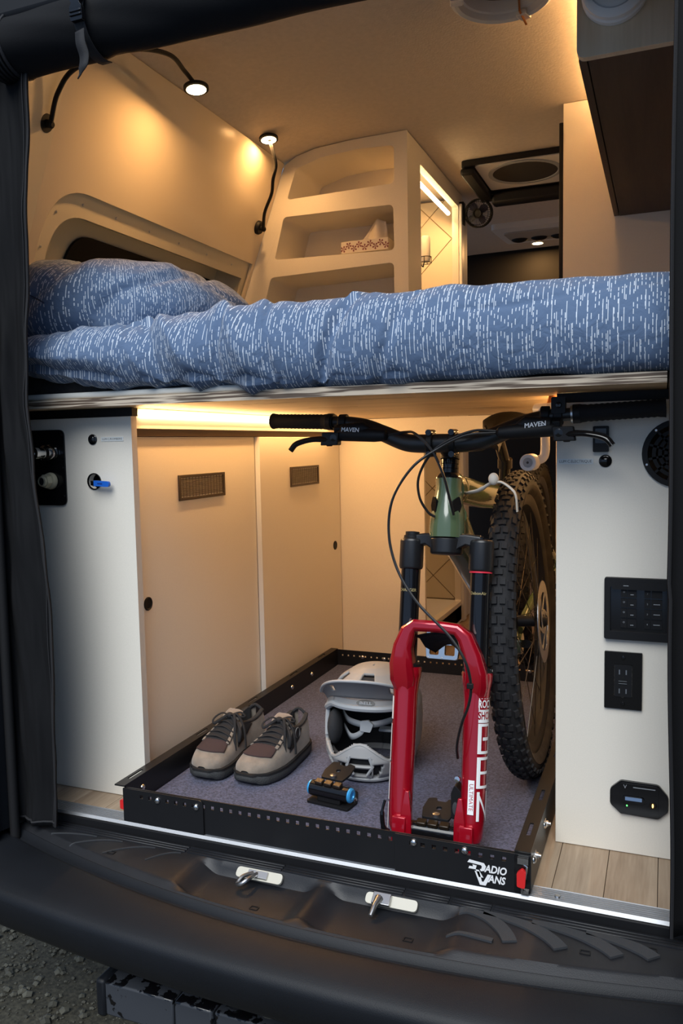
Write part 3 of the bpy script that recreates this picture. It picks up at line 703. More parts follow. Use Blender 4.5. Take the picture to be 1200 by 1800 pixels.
# inner walls: large diagonal tiles as separate panels
MB().box(-1.62, -.917, 3.80, 3.82, .002, 1.975).build('inner_end_wall', mat('tile_joint', (.30, .24, .15), .7), sh)
MB().box(-1.62, -1.60, YS+.27, 3.80, .002, 1.60).build('inner_side_wall', M_tile, sh)
MB().box(-1.60, -.917, YS+.27, YS+.28, .002, 1.97).build('inner_near_wall', M_tile, sh)
MB().box(-1.60, -.886, YS+.28, 3.80, .002, .09).build('shower_pan', M_white, sh, bevel=.01)
def clip_poly(poly, x0, x1, z0, z1):
    def cut(P, f, inter):
        out = []
        for i in range(len(P)):
            a, b = P[i-1], P[i]
            if f(b):
                if not f(a): out.append(inter(a, b))
                out.append(b)
            elif f(a): out.append(inter(a, b))
        return out
    ix = lambda c: (lambda a, b: (c, a[1]+(b[1]-a[1])*(c-a[0])/(b[0]-a[0])))
    iz = lambda c: (lambda a, b: (a[0]+(b[0]-a[0])*(c-a[1])/(b[1]-a[1]), c))
    for f, it in ((lambda p: p[0] >= x0, ix(x0)), (lambda p: p[0] <= x1, ix(x1)), (lambda p: p[1] >= z0, iz(z0)), (lambda p: p[1] <= z1, iz(z1))):
        if poly: poly = cut(poly, f, it)
    return poly
ta, tb = .30, .15
for i in range(-8, 9):
    for j in range(-12, 13):
        cx = -1.2+(i*ta+(j % 2)*ta/2*0)*.7071-(j*tb)*.7071; cz = 1.0+(i*ta)*.7071+(j*tb)*.7071
        hu, hv = (ta-.004)/2, (tb-.004)/2
        P_ = [(cx+(a*hu-b*hv)*.7071, cz+(a*hu+b*hv)*.7071) for a, b in ((-1, -1), (1, -1), (1, 1), (-1, 1))]
        P_ = clip_poly(P_, -1.598, -.918, .095, 1.97)
        if len(P_) > 2: MB().plate(P_, FY(3.797), -.002, .003).build('tile', M_tile, sh)
led_bar('led_strip', 'bright light strip inside the shower doorway top', (-.928, 3.13, 1.885), (-.928, 3.70, 1.885), (-.55, 0, -.83), 4.5, .009)
dp = thing('soap_dispenser', 'white bottle in a small wire holder on the shower wall', 'dispenser', (-.95, 3.42, 1.60))
MB().lathe([(.0001, .0), (.019, .002), (.020, .01), (.020, .098), (.017, .106), (.0001, .108)], (-.952, 3.40, 1.612), (0, 0, 1), 20).build('bottle', M_white, dp)
wire = MB()
for z in (1.632, 1.608): wire.tube([V(-.952+.024*cos(a), 3.40+.024*sin(a), z) for a in [2*pi*i/20 for i in range(21)]], .0016, 6)
for a in (0, 1.57, 3.14, 4.71): wire.tube([(-.952+.024*cos(a), 3.40+.024*sin(a), 1.632), (-.952+.024*cos(a), 3.40+.024*sin(a), 1.608)], .0016, 6)
wire.tube([(-.952, 3.376, 1.608), (-.952, 3.36, 1.585), (-.952, 3.222, 1.585)], .003, 6); wire.build('wire_holder', M_blackm, dp)
tb_ = thing('tissue_box', 'patterned tissue box with a raised tissue in the middle cubby', 'tissue box', (-1.06, 3.02, 1.565))
MB().box(-1.165, -.975, 2.965, 3.08, 1.577, 1.622).build('carton', M_tissue, tb_, bevel=.002)
fl_ = MB()
for i in range(9):
    cx, cz = -1.155+i*.0215, 1.600+(.006 if i % 2 else -.006)
    for k in range(5):
        a = 2*pi*k/5+i; fl_.add([V(cx, 2.9645, cz), V(cx+.011*cos(a-.35), 2.9645, cz+.011*sin(a-.35)), V(cx+.013*cos(a), 2.9645, cz+.013*sin(a)), V(cx+.011*cos(a+.35), 2.9645, cz+.011*sin(a+.35))], [(0, 1, 2, 3)])
fl_.build('flower_print', mat('plum_print', (.24, .09, .10), .8), tb_, flat=True)
ts = MB(); ts.grid(lambda u, v: V(-1.10+.11*u*(1-.55*v)+.055*v, 3.0+.018*sin(u*7+v*2)*(1-v*.5), 1.618+.082*v-.018*abs(u-.45)*v), 12, 8)
ts.build('tissue', M_tissue, tb_, solid=.001)
# clip fan
cf = thing('clip_fan', 'small black clip-on fan at the shower corner', 'fan', (-.86, 3.75, 1.85))
fc = V(-.803, 3.75, 1.883); fn = V(-.05, -1, -.25).normalized(); fu = V(1, 0, 0); fu = (fu-fn*fu.dot(fn)).normalized(); fv = fn.cross(fu)
ring = lambda r, off=0, n=28: [fc+fn*off+(fu*cos(2*pi*i/n)+fv*sin(2*pi*i/n))*r for i in range(n+1)]
cg = MB().tube(ring(.060, -.0), .0035, 8).tube(ring(.060, -.03), .0035, 8).tube(ring(.050, .012), .0015, 6).tube(ring(.018, .016), .004, 6)
for k in range(36):
    a = 2*pi*k/36; d = fu*cos(a)+fv*sin(a); cg.tube([fc+d*.018+fn*.016, fc+d*.05+fn*.012, fc+d*.06, fc+d*.06-fn*.03], .0010, 4)
cg.build('cage', M_blackm, cf)
MB().lathe([(.016, -.03), (.016, .012), (.0001, .014)], fc, fn, 16).build('motor', M_blackm, cf)
for k in range(4):
    a = 2*pi*k/4+.5; d = fu*cos(a)+fv*sin(a); t_ = fu*-sin(a)+fv*cos(a)
    MB().loft([[fc+d*r+t_*w+fn*(w*.4+o_) for w, o_ in ((-.4*s_, 0), (.6*s_, 0), (.6*s_, -.002), (-.4*s_, -.002))] for r, s_ in ((.012, .018), (.030, .034), (.046, .030), (.052, .012))]).build('blade', mat('navy_blade', (.012, .014, .05), .4), cf)
MB().tube([fc-fn*.02-fu*.058, fc-fu*.08-fn*.01], .007, 8).build('pivot', M_blackm, cf)
MB().box(-.888, -.866, 3.735, 3.775, 1.84, 1.94).build('clip', M_blackm, cf, bevel=.003)

# right column wall and its dark edge
cw = thing('wardrobe', 'warm lit tall cream wardrobe side behind the bed on the right', 'wardrobe', (-.08, 3.2, 0))
MB().box(-.334, .188, 2.931, 2.951, .9445, 1.983).build('upper_panel', M_cream, cw, bevel=.001)
MB().box(-.358, -.188, 2.951, 2.97, .001, .8755).build('lower_panel', M_cream, cw, bevel=.001)
MB().box(-.334, -.31, 2.952, 3.6, .001, 1.98).build('side_panel', M_cream, cw)
MB().box(-.350, -.336, 2.95, 3.0, .9445, 1.93).build('dark_edge_strip', M_blackm, cw, bevel=.003)
# overhead cabinet
oc = thing('overhead_cabinet', 'walnut and light oak overhead cabinet on the right', 'cabinet', (0, 2.3, 1.59))
MB().plate(rpoly([(-.170, 1.590), (.188, 1.590), (.188, 1.93), (-.170, 1.93)], [.018, 0, 0, 0]), FY(1.708), 0, .018).build('end_panel', M_oak, oc, bevel=.0012)
MB().box(-.150, .188, 1.727, 2.929, 1.591, 1.605).build('bottom_panel', M_walnut, oc, bevel=.001)
MB().box(-.168, -.1525, 1.727, 2.929, 1.592, 1.925).build('door_front', M_walnut, oc, bevel=.001)
MB().box(-.168, .188, 1.727, 2.929, 1.918, 1.93).build('top_panel', M_oak, oc)
led_bar('led_strip', 'hidden light strip along the overhead cabinet top near the ceiling', (-.158, 1.74, 1.938), (-.158, 2.90, 1.938), (-.3, 0, 1), 5.2, .005)
# smoke detector on the oak end panel
sd = thing('smoke_detector', 'round white two-tier smoke detector on the oak panel', 'smoke detector', (-.08, 1.70, 1.70))
cdn = (-.099, 1.7065, 1.700)
MB().lathe([(.062, 0), (.062, .012), (.058, .016)], cdn, (0, -1, 0), 40).build('mount_ring', M_white, sd)
MB().lathe([(.059, .0165), (.060, .020), (.060, .030), (.054, .036), (.030, .040), (.0001, .041)], cdn, (0, -1, 0), 40).build('case', M_white, sd)
MB().lathe([(.0095, .041), (.009, .0425), (.0001, .0430)], cdn, (0, -1, 0), 16).build('test_button', M_greyl, sd)
text('0', TF(V(*cdn)+V(0, -.0436, 0), (1, 0, 0), (0, 0, 1)), .010, M_ink, sd)
MB().lathe([(.047, .0375), (.045, .0390)], cdn, (0, -1, 0), 40, cap=False).build('groove_ring', M_greyl, sd)

# ================================================================== CEILING THINGS
rf = thing('ceiling_fan_ring', 'white ring fitting with copper pins on the ceiling near the rear', 'ceiling fitting', (-.395, 2.16, 1.95))
rcx, rcy = -.388, 2.108
rg = MB()
prf = [(.128, 1.984), (.132, 1.965), (.128, 1.945), (.118, 1.938), (.110, 1.942), (.104, 1.955), (.098, 1.957), (.094, 1.965), (.094, 1.984)]
rg.lathe([(r, z) for r, z in prf], (rcx, rcy, 0), (0, 0, 1), 48, cap=False); rg.build('ring', M_white, rf)
for a in (1.25, 3.4, 5.5):
    d = V(cos(a), sin(a), 0); MB().obox(V(rcx, rcy, 1.943)+d*.112, d*.016, V(-d.y, d.x, 0)*.014, V(0, 0, .006)).build('clip', M_white, rf, bevel=.002)
for a in (1.25,):
    d = V(cos(a), sin(a), 0); MB().tube([V(rcx, rcy, 1.98)+d*.086, V(rcx, rcy, 1.945)+d*.090, V(rcx, rcy, 1.925)+d*.127], .003, 6).build('pin', M_copper, rf)
MB().lathe([(.0001, 1.975), (.05, 1.975), (.05, 1.985)], (rcx, rcy, 0), (0, 0, 1), 24).build('hub', M_white, rf)
rv = thing('roof_vent', 'black framed square roof vent with round dark fan', 'roof vent', (-.56, 3.55, 1.93))
MB().plate(rrect(-.785, -.345, 3.34, 3.76, .02), FZ(1.962), 0, .023, [rrect(-.735, -.385, 3.347, 3.715, .012)]).build('frame', M_blackm, rv, bevel=.006)
MB().box(-.79, -.735, 3.35, 3.77, 1.930, 1.96).build('side_grip', M_blackm, rv, bevel=.01)
MB().box(-.735, -.34, 3.715, 3.78, 1.905, 1.958).build('front_shroud', M_blackm, rv, bevel=.012)
MB().plate(rrect(-.740, -.380, 3.37, 3.72, .03), FZ(1.965), 0, .02, [circ(-.555, 3.52, .148, 40)]).build('well', M_white, rv, bevel=.004)
MB().plate(circ(-.555, 3.52, .150, 40), FZ(1.960), 0, .012, [circ(-.555, 3.52, .132, 40)]).build('fan_rim', M_greyl, rv, bevel=.003)
MB().plate(circ(-.555, 3.52, .132, 40), FZ(1.963), 0, .008).build('fan_screen', mat('dark_mesh', (.03, .026, .022), .8, bump=.5, bscale=400), rv)
MB().box(-.40, -.36, 3.60, 3.63, 1.925, 1.955).build('latch', M_blackm, rv, bevel=.003)
acu = thing('air_conditioner', 'white ceiling air conditioner with a row of dark round outlets', 'air conditioner', (-.6, 4.5, 1.93))
MB().plate(rpoly([(-.87, 4.36), (-.25, 4.36), (-.25, 4.72), (-.84, 4.72)], .03), FZ(1.957), 0, .03).build('casing', M_white, acu, bevel=.012)
MB().plate(rpoly([(-.82, 4.45), (-.28, 4.45), (-.28, 4.66), (-.80, 4.66)], .03), FZ(1.950), 0, .01).build('grille_panel', mat('ac_grey', (.42, .39, .35), .5), acu, bevel=.006)
for k in range(5):
    MB().ell((-.755+k*.105, 4.60, 1.953), .045, .035, .020, 20, 8).build('outlet', M_blackm, acu)
cl = thing('ceiling_downlight', 'small glowing round downlight near the cab', 'light', (-.70, 4.88, 1.97))
MB().lathe([(.038, 0), (.036, -.006), (.030, -.007)], (-.695, 4.86, 1.985), (0, 0, 1), 24).build('rim', M_white, cl)
MB().lathe([(.030, -.0075), (.015, -.0085), (.0001, -.009)], (-.695, 4.86, 1.985), (0, 0, 1), 24).build('lens', M_ledlens, cl)
area_light('lamp_light', (-.695, 4.86, 1.97), (0, 0, -1), (1, 0, 0), .05, .05, 5, WARM, cl)

# ================================================================== BED
bd = thing('bed_platform', 'birch plywood bed platform across the van', 'bed platform', (-.7, 2.2, .945))
def slots():
    out = []
    for (x0, x1, y) in ((-.915, -.775, 1.680), (-.622, -.488, 1.655), (-.348, -.222, 1.635), (-1.20, -1.06, 1.70)):
        out.append(rrect(x0, x1, y-.004, y+.004, .003, 3))
    for k in range(3):
        for x in (-1.1, -.8, -.5, -.25): out.append(rrect(x-.07+.03*k, x+.07+.03*k, 1.95+k*.28, 1.958+k*.28, .003, 3))
    return out
MB().plate([(-1.63, 1.515), (.002, 1.515), (.002, 2.928), (-1.63, 2.928)], FZ(.9455), 0, .0195, slots()).build('deck_board', M_plyface, bd)
MB().box(-1.63, .002, 1.5125, 1.515, .9455, .965).build('deck_front_edge', M_plyedge, bd)
MB().box(.005, .188, 1.515, 2.928, .9455, .965).build('side_board', M_plyface, bd)
MB().box(.005, .188, 1.5125, 1.515, .9455, .965).build('side_front_edge', M_plyedge, bd)
mt = thing('mattress', 'dark grey mattress with a white lower edge on the plywood', 'mattress', (-.7, 2.2, .966))
MB().box(-1.60, .16, 1.545, 2.90, .9665, 1.05).build('mattress_body', M_matt, mt, bevel=.025, seg=4)
MB().box(-1.49, -.78, 1.520, 2.90, .9655, .980).build('white_edge', M_sheet, mt, bevel=.006, seg=3)
# duvet
def ss(a, b, x):
    t = max(0, min(1, (x-a)/(b-a))); return t*t*(3-2*t)
def dz(x):
    zb = .968+.018*ss(-.72, -.95, x)+.040*ss(-1.05, -1.42, x)+.006*noise.noise(V(x*9, 0, 3))
    zt = 1.150-.008*ss(-.3, .1, x)-.036*ss(-.85, -1.40, x)
    return zb, zt
def dprof(x):
    zb, zt = dz(x); h = zt-zb
    return [V(x, 1.575, zb+.006), V(x, 1.528, zb+.000), V(x, 1.496, zb+.014), V(x, 1.478, zb+.35*h), V(x, 1.484, zb+.62*h), V(x, 1.515, zb+.87*h),
            V(x, 1.585, zt+.002), V(x, 1.75, zt+.012), V(x, 2.1, zt+.006), V(x, 2.6, zt-.004), V(x, 2.90, zt-.02), V(x, 2.925, zt-.10)]
dnx, per = 300, 10
def duvet():
    rows = []; uvr = []
    for i in range(dnx+1):
        x = -1.62+1.79*i/dnx; p = spline(dprof(x), per); L_ = 0; r = []; uvq = []
        for k, c in enumerate(p):
            if k: L_ += (p[k]-p[k-1]).length
            t = (p[min(k+1, len(p)-1)]-p[max(k-1, 0)]).normalized(); nn = V(0, t.z, -t.y)
            if k < 55: nn = V(0, -abs(t.z), abs(t.y) if k > 18 else -abs(t.y)*.3).normalized()
            left = ss(-.45, -1.0, x)
            wv = x*(1+.05*noise.noise(V(x*3, L_*4, 1)))+.22*(L_-.15)*(1+left)
            a = noise.noise(V(wv*15, L_*2.6, 4.2)); b = noise.noise(V(x*34+L_*9, L_*9, 7.7)); d2 = noise.noise(V(x*5, L_*3, 1.7))
            rid = (1-abs(noise.noise(V(wv*8+3, L_*1.8+.6*sin(x*4), 2.1)))*2.2)
            amp = .35+.65*left+.35*ss(-.35, -.5, x)
            dsp = .0085*a*amp+.004*b*amp+.008*d2+.011*max(0, rid)*amp
            # deep crease near the middle left and at the duvet fold
            for cx, sl_, dp_, wd in ((-.625, .30, .020, .013), (-.74, -.10, .010, .010), (-.50, .35, .009, .012), (-1.02, -.35, .010, .014), (-.865, .12, .010, .009)):
                q = (x-cx-sl_*(L_-.12))/wd
                dsp -= dp_*math.exp(-q*q)*ss(.02, .08, L_)*ss(.42, .2, L_)
            q = (L_-.225-.03*sin((x+.1)*5))/.006
            if -.36 < x < .15: dsp -= .0045*math.exp(-q*q)
            r.append(c+nn*dsp*(1 if k < 90 else .3)); uvq.append((x+.10*(L_-.15)*0, L_))
        rows.append(r); uvr.append(uvq)
    m = MB(); n = len(rows[0]); m.v = [q for r in rows for q in r]; m.uv = [q for r in uvr for q in r]
    for i in range(dnx):
        for k in range(n-1): m.f.append((i*n+k, (i+1)*n+k, (i+1)*n+k+1, i*n+k+1))
    return m
dv = duvet().build('duvet', M_duvet, ang=180); tag(dv, 'blue duvet with white dashes spread over the bed', 'duvet')
sd_ = dv.modifiers.new('thickness', 'SOLIDIFY'); sd_.thickness = .008; sd_.offset = -1
# pillow under matching cover
def pil_f(u, v):
    a = 2*pi*u; t = pi*v-pi/2
    ex = lambda c, p: math.copysign(abs(c)**p, c)
    cx, cy, cz = ex(cos(t), .75)*ex(cos(a), .72), ex(cos(t), .75)*ex(sin(a), .72), ex(sin(t), .9)
    p = V(-1.33+.345*cx, 1.80+.235*cy, 1.195+.135*cz*(1-.28*max(0, cx)**2))
    p.z += .02*cx*-1
    d = noise.noise(V(p.x*7+p.z*3, p.y*7, p.z*9))*.016+noise.noise(V(p.x*17+p.z*14, p.y*14, p.z*6))*.008
    dd = abs(noise.noise(V(p.x*6-p.z*8, p.y*4, 3)))
    d -= .016*max(0, .22-dd)/.22
    return p+V(cx, cy, cz)*d
pm = MB().grid(pil_f, 120, 60, uvf=lambda u, v: (u*2.0, v*.62), wrap=False)
pw_ = pm.build('pillow', M_duvet, ang=180); tag(pw_, 'plump pillow in the blue dashed cover at the left end', 'pillow')
MB().tube([pil_f(.60+.14*t/24, .82-.32*t/24)+V(.0, -.0008, .0008) for t in range(25)], .0013, 6).build('seam', mat('dark_seam', (.03, .05, .11), .9), pw_)

# ================================================================== GOOSENECK LAMPS
def gooseneck(label, base, path, head, hn, r, power):
    t = thing('gooseneck_lamp', label, 'lamp', base, 'reading lamps on the side wall')
    base = Vector(base)
    MB().lathe([(.026, 0), (.026, .008), (.022, .014), (.0001, .015)], base-WN*.0, WN, 24).build('wall_base', M_blackm, t)
    MB().lathe([(.010, .010), (.010, .03), (.006, .034)], base, WN, 14).build('swivel', M_blackm, t)
    MB().tube(spline([base+WN*.025]+[Vector(p) for p in path]+[Vector(head)+Vector(hn)*-.012], 10), .0062, 10).build('neck', M_blackm, t)
    h = Vector(head); hn = Vector(hn).normalized()
    MB().lathe([(.006, -.016), (r*.7, -.014), (r, -.008), (r, .0), (r*.80, .001)], h, hn, 28).build('head', M_blackm, t)
    MB().lathe([(r*.80, .0015), (r*.4, .003), (.0001, .0035)], h, hn, 24).build('lens', M_ledlens, t)
    l = bpy.data.lights.new('lamp_light', 'AREA'); l.shape = 'DISK'; l.size = r*1.5; l.energy = power; l.color = WARM; l.spread = pi
    o = bpy.data.objects.new('lamp_light', l); COL.objects.link(o); o.parent = t
    o.location = h+hn*.008-base; o.rotation_euler = (hn).to_track_quat('-Z', 'Y').to_euler()
    return t
gooseneck('black gooseneck lamp arching out from behind the rolled curtain', (-1.475, 1.705, 1.678), [(-1.418, 1.70, 1.74), (-1.37, 1.72, 1.80), (-1.27, 1.80, 1.855), (-1.235, 1.92, 1.888), (-1.255, 2.03, 1.893)], (-1.262, 2.10, 1.872), (.10, -.06, -1), .036, 3.6)
gooseneck('black gooseneck lamp standing up in the corner by the shelves', (-1.470, 2.868, 1.690), [(-1.405, 2.80, 1.72), (-1.345, 2.74, 1.765), (-1.318, 2.70, 1.80), (-1.305, 2.70, 1.85), (-1.318, 2.70, 1.905)], (-1.331, 2.70, 1.940), (.12, -.10, -1), .034, 2.4)

# ================================================================== CURTAINS
def lerp_tab(tab, z):
    for (z0, x0), (z1, x1) in zip(tab, tab[1:]):
        if z <= z1 or (z1, x1) == tab[-1]: return x0+(x1-x0)*max(0, min(1, (z-z0)/(z1-z0)))
ctab = [(-.03, -1.274), (.1, -1.268), (.35, -1.258), (.58, -1.264), (.75, -1.280), (.96, -1.294), (1.2, -1.278), (1.5, -1.256), (1.8, -1.235)]
lcu = thing('blackout_curtain', 'black nylon blackout curtain hanging along the left door frame', 'curtain', (-1.33, 1.42, -.02))
def cur(u, v):
    z = -.012+1.74*v; xr = lerp_tab(ctab, z); x = -1.395+(xr+1.395)*u
    f = .010*sin(u*9+z*1.5+1.5*noise.noise(V(u*2, z*2.2, 0)))*sin(pi*min(1, u*1.02))+.007*noise.noise(V(u*5, z*7, 2))+.004*noise.noise(V(u*11+z*6, z*9, 5))
    return V(x, 1.418+f-.012*u, z+(.008*u if v < .01 else 0))
MB().grid(cur, 40, 120).build('cloth', M_cloth, lcu, ang=180, solid=.003)
for uu in (.985, .93): MB().tube([cur(uu, i/60)+V(0, -.003, 0) for i in range(61)], .0028 if uu > .95 else .0012, 6).build('hem', M_strap, lcu)
MB().tube([cur(i/20, .004)+V(0, -.002, .002) for i in range(21)], .0028, 6).build('hem', M_strap, lcu)
rcu = thing('blackout_curtain', 'black blackout curtain strip at the right door frame', 'curtain', (.08, 1.42, -.02))
def curr(u, v):
    z = .012+1.72*v; x = .008+.09*u+.006*noise.noise(V(0, z*2, 9))*(1-u)+(-.003 if z > .6 else .010*ss(.6, .1, z))
    return V(x, 1.405+.045*u+.010*sin(u*8+z*2)*(u*(1-u)*4), z)
MB().grid(curr, 16, 60).build('cloth', M_cloth, rcu, ang=180, solid=.003)
MB().tube([curr(.03, i/60)+V(0, -.003, 0) for i in range(61)], .003, 6).build('hem', M_strap, rcu)
# rolled curtain at the top
ru = thing('rolled_curtain', 'black rolled-up door screen hanging across the opening top', 'curtain roll', (-.6, 1.40, 1.69))
def roll(u, v):
    x = -1.318+1.55*u; a = 2*pi*v
    r = .060+.002*noise.noise(V(x*4, 0, 0))+.0015*sin(a*3+x*6)
    for sx in (-1.03, -.35): r -= .006*math.exp(-((x-sx)/.03)**2)
    d = noise.noise(V(x*8+sin(a)*2, cos(a)*1.2, 3))*.004
    return V(x, 1.405+(r+d)*cos(a)*1.0, 1.692-.012*ss(-.9, -.2, x)*0+(r+d)*sin(a))
MB().grid(roll, 160, 36, wrap=False).build('roll', M_cloth, ru, ang=60)
ends = MB()
for k in range(5): ends.tube([V(-1.319, 1.405+(.010+.0115*k)*cos(a), 1.692+(.010+.0115*k)*sin(a)) for a in [2*pi*i/28 for i in range(29)]], .006, 6)
ends.build('roll_end', M_cloth, ru)
for k in range(5):
    x = -1.313+k*.0115; MB().tube([V(x, 1.405+.0605*cos(a), 1.692+.0605*sin(a)) for a in [2*pi*i/32 for i in range(33)]], .0035 if k in (0, 4) else .0022, 6).build('edge_binding', M_strap, ru)
MB().tube([(-1.35, 1.43, 1.775), (.2, 1.43, 1.775)], .012, 10).build('hanging_rod', M_cloth, ru)
MB().box(-1.20, -.2, 1.395, 1.44, 1.748, 1.80).build('screen_header', M_cloth, ru, bevel=.01)
# strap, buckle
stp = MB()
def sband(pts, w):
    r = [[Vector(p)+V(-w/2+dx, 0, 0) for dx in (0,)]+[Vector(p)+V(w/2, 0, 0)] for p in pts]
    m = MB(); m.loft(r, cap=False, closed=False); return m
arc = [V(-1.062, 1.405+.0655*cos(a), 1.692+.0655*sin(a)) for a in [radians(d) for d in range(60, 300, 12)]]
sband(arc, .024).build('strap', M_strap, ru, solid=.002)
tail = [V(-1.060, 1.342, 1.655), V(-1.056, 1.338, 1.63), V(-1.050, 1.340, 1.605), V(-1.052, 1.336, 1.58), V(-1.064, 1.338, 1.566)]
MB().loft([[p+V(-w, 0, 0), p+V(w, -.004, .002)] for p, w in zip(spline(tail, 5), [.012]*15+[.010, .008, .006, .005, .005, .004])], cap=False, closed=False).build('strap_tail', M_strap, ru, solid=.002)
bk = MB().plate(rpoly([(-.014, -.028), (.014, -.028), (.014, -.004), (.009, .004), (.014, .012), (.014, .024), (-.014, .024), (-.014, .012), (-.009, .004), (-.014, -.004)], .003, 4),
                lambda a, b, h: V(-1.061+a, 1.336+h+.10*(b+.002)**2*40, 1.700+b), -.006, .004)
bk.build('buckle', M_blackg, ru, bevel=.0015)
for b_ in (-.012, -.019): MB().box(-1.074, -1.048, 1.328, 1.334, 1.700+b_-.0018, 1.700+b_+.0018).build('buckle_bar', M_blackg, ru, bevel=.0008)
# ================================================================== SLIDE-OUT TRAY
TX0, TX1, TY0, TY1, TZ = -1.133, -.222, 1.472, 2.765, .084
tr = thing('slide_tray', 'black steel slide-out cargo tray with carpeted bed', 'tray', (-.68, 2.1, .003))
CZ = .026
MB().box(TX0+.004, TX1-.004, TY0+.004, TY1-.004, .012, CZ).build('carpet', M_carpet, tr)
MB().box(TX0+.002, TX1-.002, TY0+.002, TY1-.002, .004, .012).build('base_plate', M_black, tr)
def sq(x, z, h=.0042): return [(x-h, z-h), (x+h, z-h), (x+h, z+h), (x-h, z+h)]
zh = .0665
holes = [sq(-1.085+i*.0226, zh) for i in range(37) if -1.12 < -1.085+i*.0226 < -.235]
MB().plate([(TX0, .006), (TX1, .006), (TX1, TZ-.002), (TX0, TZ-.002)], FY(TY0), 0, .003, holes).build('front_rail', M_black, tr)
hl = [h for h in holes if h[0][0] > TX0+.012 and h[1][0] < -.935]
MB().plate(rpoly([(TX0-.002, .004), (-.925, .004), (-.925, TZ-.003), (TX0-.002, TZ-.003)], [.002, .002, .012, .002], 4), FY(TY0), -.004, -.0004, hl).build('front_rail_end_plate', M_black, tr, bevel=.0006, seg=1)
hr = [h for h in holes if h[0][0] > -.475 and h[1][0] < -.265]
MB().plate(rpoly([(-.487, .004), (TX1+.001, .004), (TX1+.001, TZ-.003), (-.487, TZ-.003)], [.002, .012, .002, .002], 4), FY(TY0), -.004, -.0004, hr).build('front_rail_end_plate', M_black, tr, bevel=.0006, seg=1)
# left rail with outward flange and slots
MB().box(TX0, TX0+.003, TY0+.003, TY1, .006, TZ).build('side_rail', M_black, tr)
fsl = [rrect(TX0-.0165, TX0-.0095, y, y+.055, .0033, 4) for y in (1.505, 1.80, 2.09, 2.38, 2.62)]
MB().plate([(TX0-.024, TY0-.004), (TX0+.003, TY0-.004), (TX0+.003, TY1), (TX0-.024, TY1)], FZ(TZ), 0, .003, fsl).build('rail_flange', M_black, tr)
# right rail: vertical with inward flange
MB().box(TX1-.003, TX1, TY0+.003, TY1, .006, TZ).build('side_rail', M_black, tr)
fsl = [rrect(TX1-.019, TX1-.011, y, y+.055, .0033, 4) for y in (1.535, 1.70, 1.95, 2.25, 2.5)]
MB().plate([(TX1-.030, TY0-.002), (TX1, TY0-.002), (TX1, TY1), (TX1-.030, TY1)], FZ(TZ), 0, .003, fsl).build('rail_flange', mat('black_with_reflection_tint', (.014, .013, .012), .35), tr)  # rail black with a warm reflection put into its colour
rh = [sq(-1.11+i*.0226, .064, .003) for i in range(39)]
MB().plate([(TX0, .006), (TX1, .006), (TX1, TZ), (TX0, TZ)], FY(TY1), -.003, 0, rh).build('back_rail', M_black, tr)
bt = MB().lathe([(.0075, 0), (.0072, .002), (.0055, .0042), (.003, .0052), (.0001, .0056)], (0, 0, 0), (0, -1, 0), 16).build('bolt', M_chrome, tr, local=True)
at(bt, [(-1.042, TY0-.0042, .0655), (-.942, TY0-.0042, .0655), (-.4475, TY0-.0042, .0695), (-.346, TY0-.0042, .0705), (-1.03, TY1-.0032, .062), (-.945, TY1-.0032, .062), (-.50, TY1-.0032, .062), (-.42, TY1-.0032, .062)])
bt2 = MB().lathe([(.0075, 0), (.0072, .002), (.0055, .0042), (.003, .0052), (.0001, .0056)], (0, 0, 0), (1, 0, 0), 16).build('bolt', M_chrome, tr, local=True)
at(bt2, [(TX0+.0032, 1.535, .056), (TX0+.0032, 2.36, .056), (TX0+.0032, 2.52, .056), (TX0+.0032, 1.9, .056), (TX1+.0002, 1.505, .056), (TX1+.0002, 1.655, .056)])
nt_ = MB().lathe([(.010, 0), (.010, .001), (.0065, .0012), (.0065, .006), (.0035, .0062), (.0035, .011), (.0001, .0115)], (0, 0, 0), (1, 0, 0), 12).build('hex_nut', M_steel, tr, local=True)
at(nt_, [(TX1+.0004, 1.525, .055), (TX1+.0004, 1.665, .055)])
# latches
MB().plate(rpoly([(-1.146, .030), (-1.134, .028), (-1.134, .052), (-1.146, .050)], .003, 4), FY(TY0), -.002, .012).build('latch_tab', M_redp, tr, bevel=.0015)
ck = MB().tube([(TX1-.013, TY0-.009, .010), (TX1-.017, TY0-.010, .024), (TX1-.008, TY0-.011, .04), (TX1-.006, TY0-.010, .062), (TX1-.019, TY0-.009, .070)], .0022, 8)
ck.obox((TX1-.013, TY0-.009, .072), (.010, 0, 0), (0, .003, 0), (0, 0, .006)); ck.obox((TX1-.010, TY0-.007, .010), (.007, 0, 0), (0, .002, 0), (0, 0, .004)); ck.build('latch_link', M_chrome, tr)
MB().plate(rrect(TX1-.030, TX1-.001, .006, .080, .004), FY(TY0), -.0048, -.0040).build('latch_plate', M_blackg, tr)
MB().plate(rpoly([(TX1-.024, .022), (TX1-.009, .020), (TX1-.007, .050), (TX1-.014, .058), (TX1-.024, .048)], .004, 4), FY(TY0), -.014, -.006).build('latch_tab', M_redp, tr, bevel=.0025)
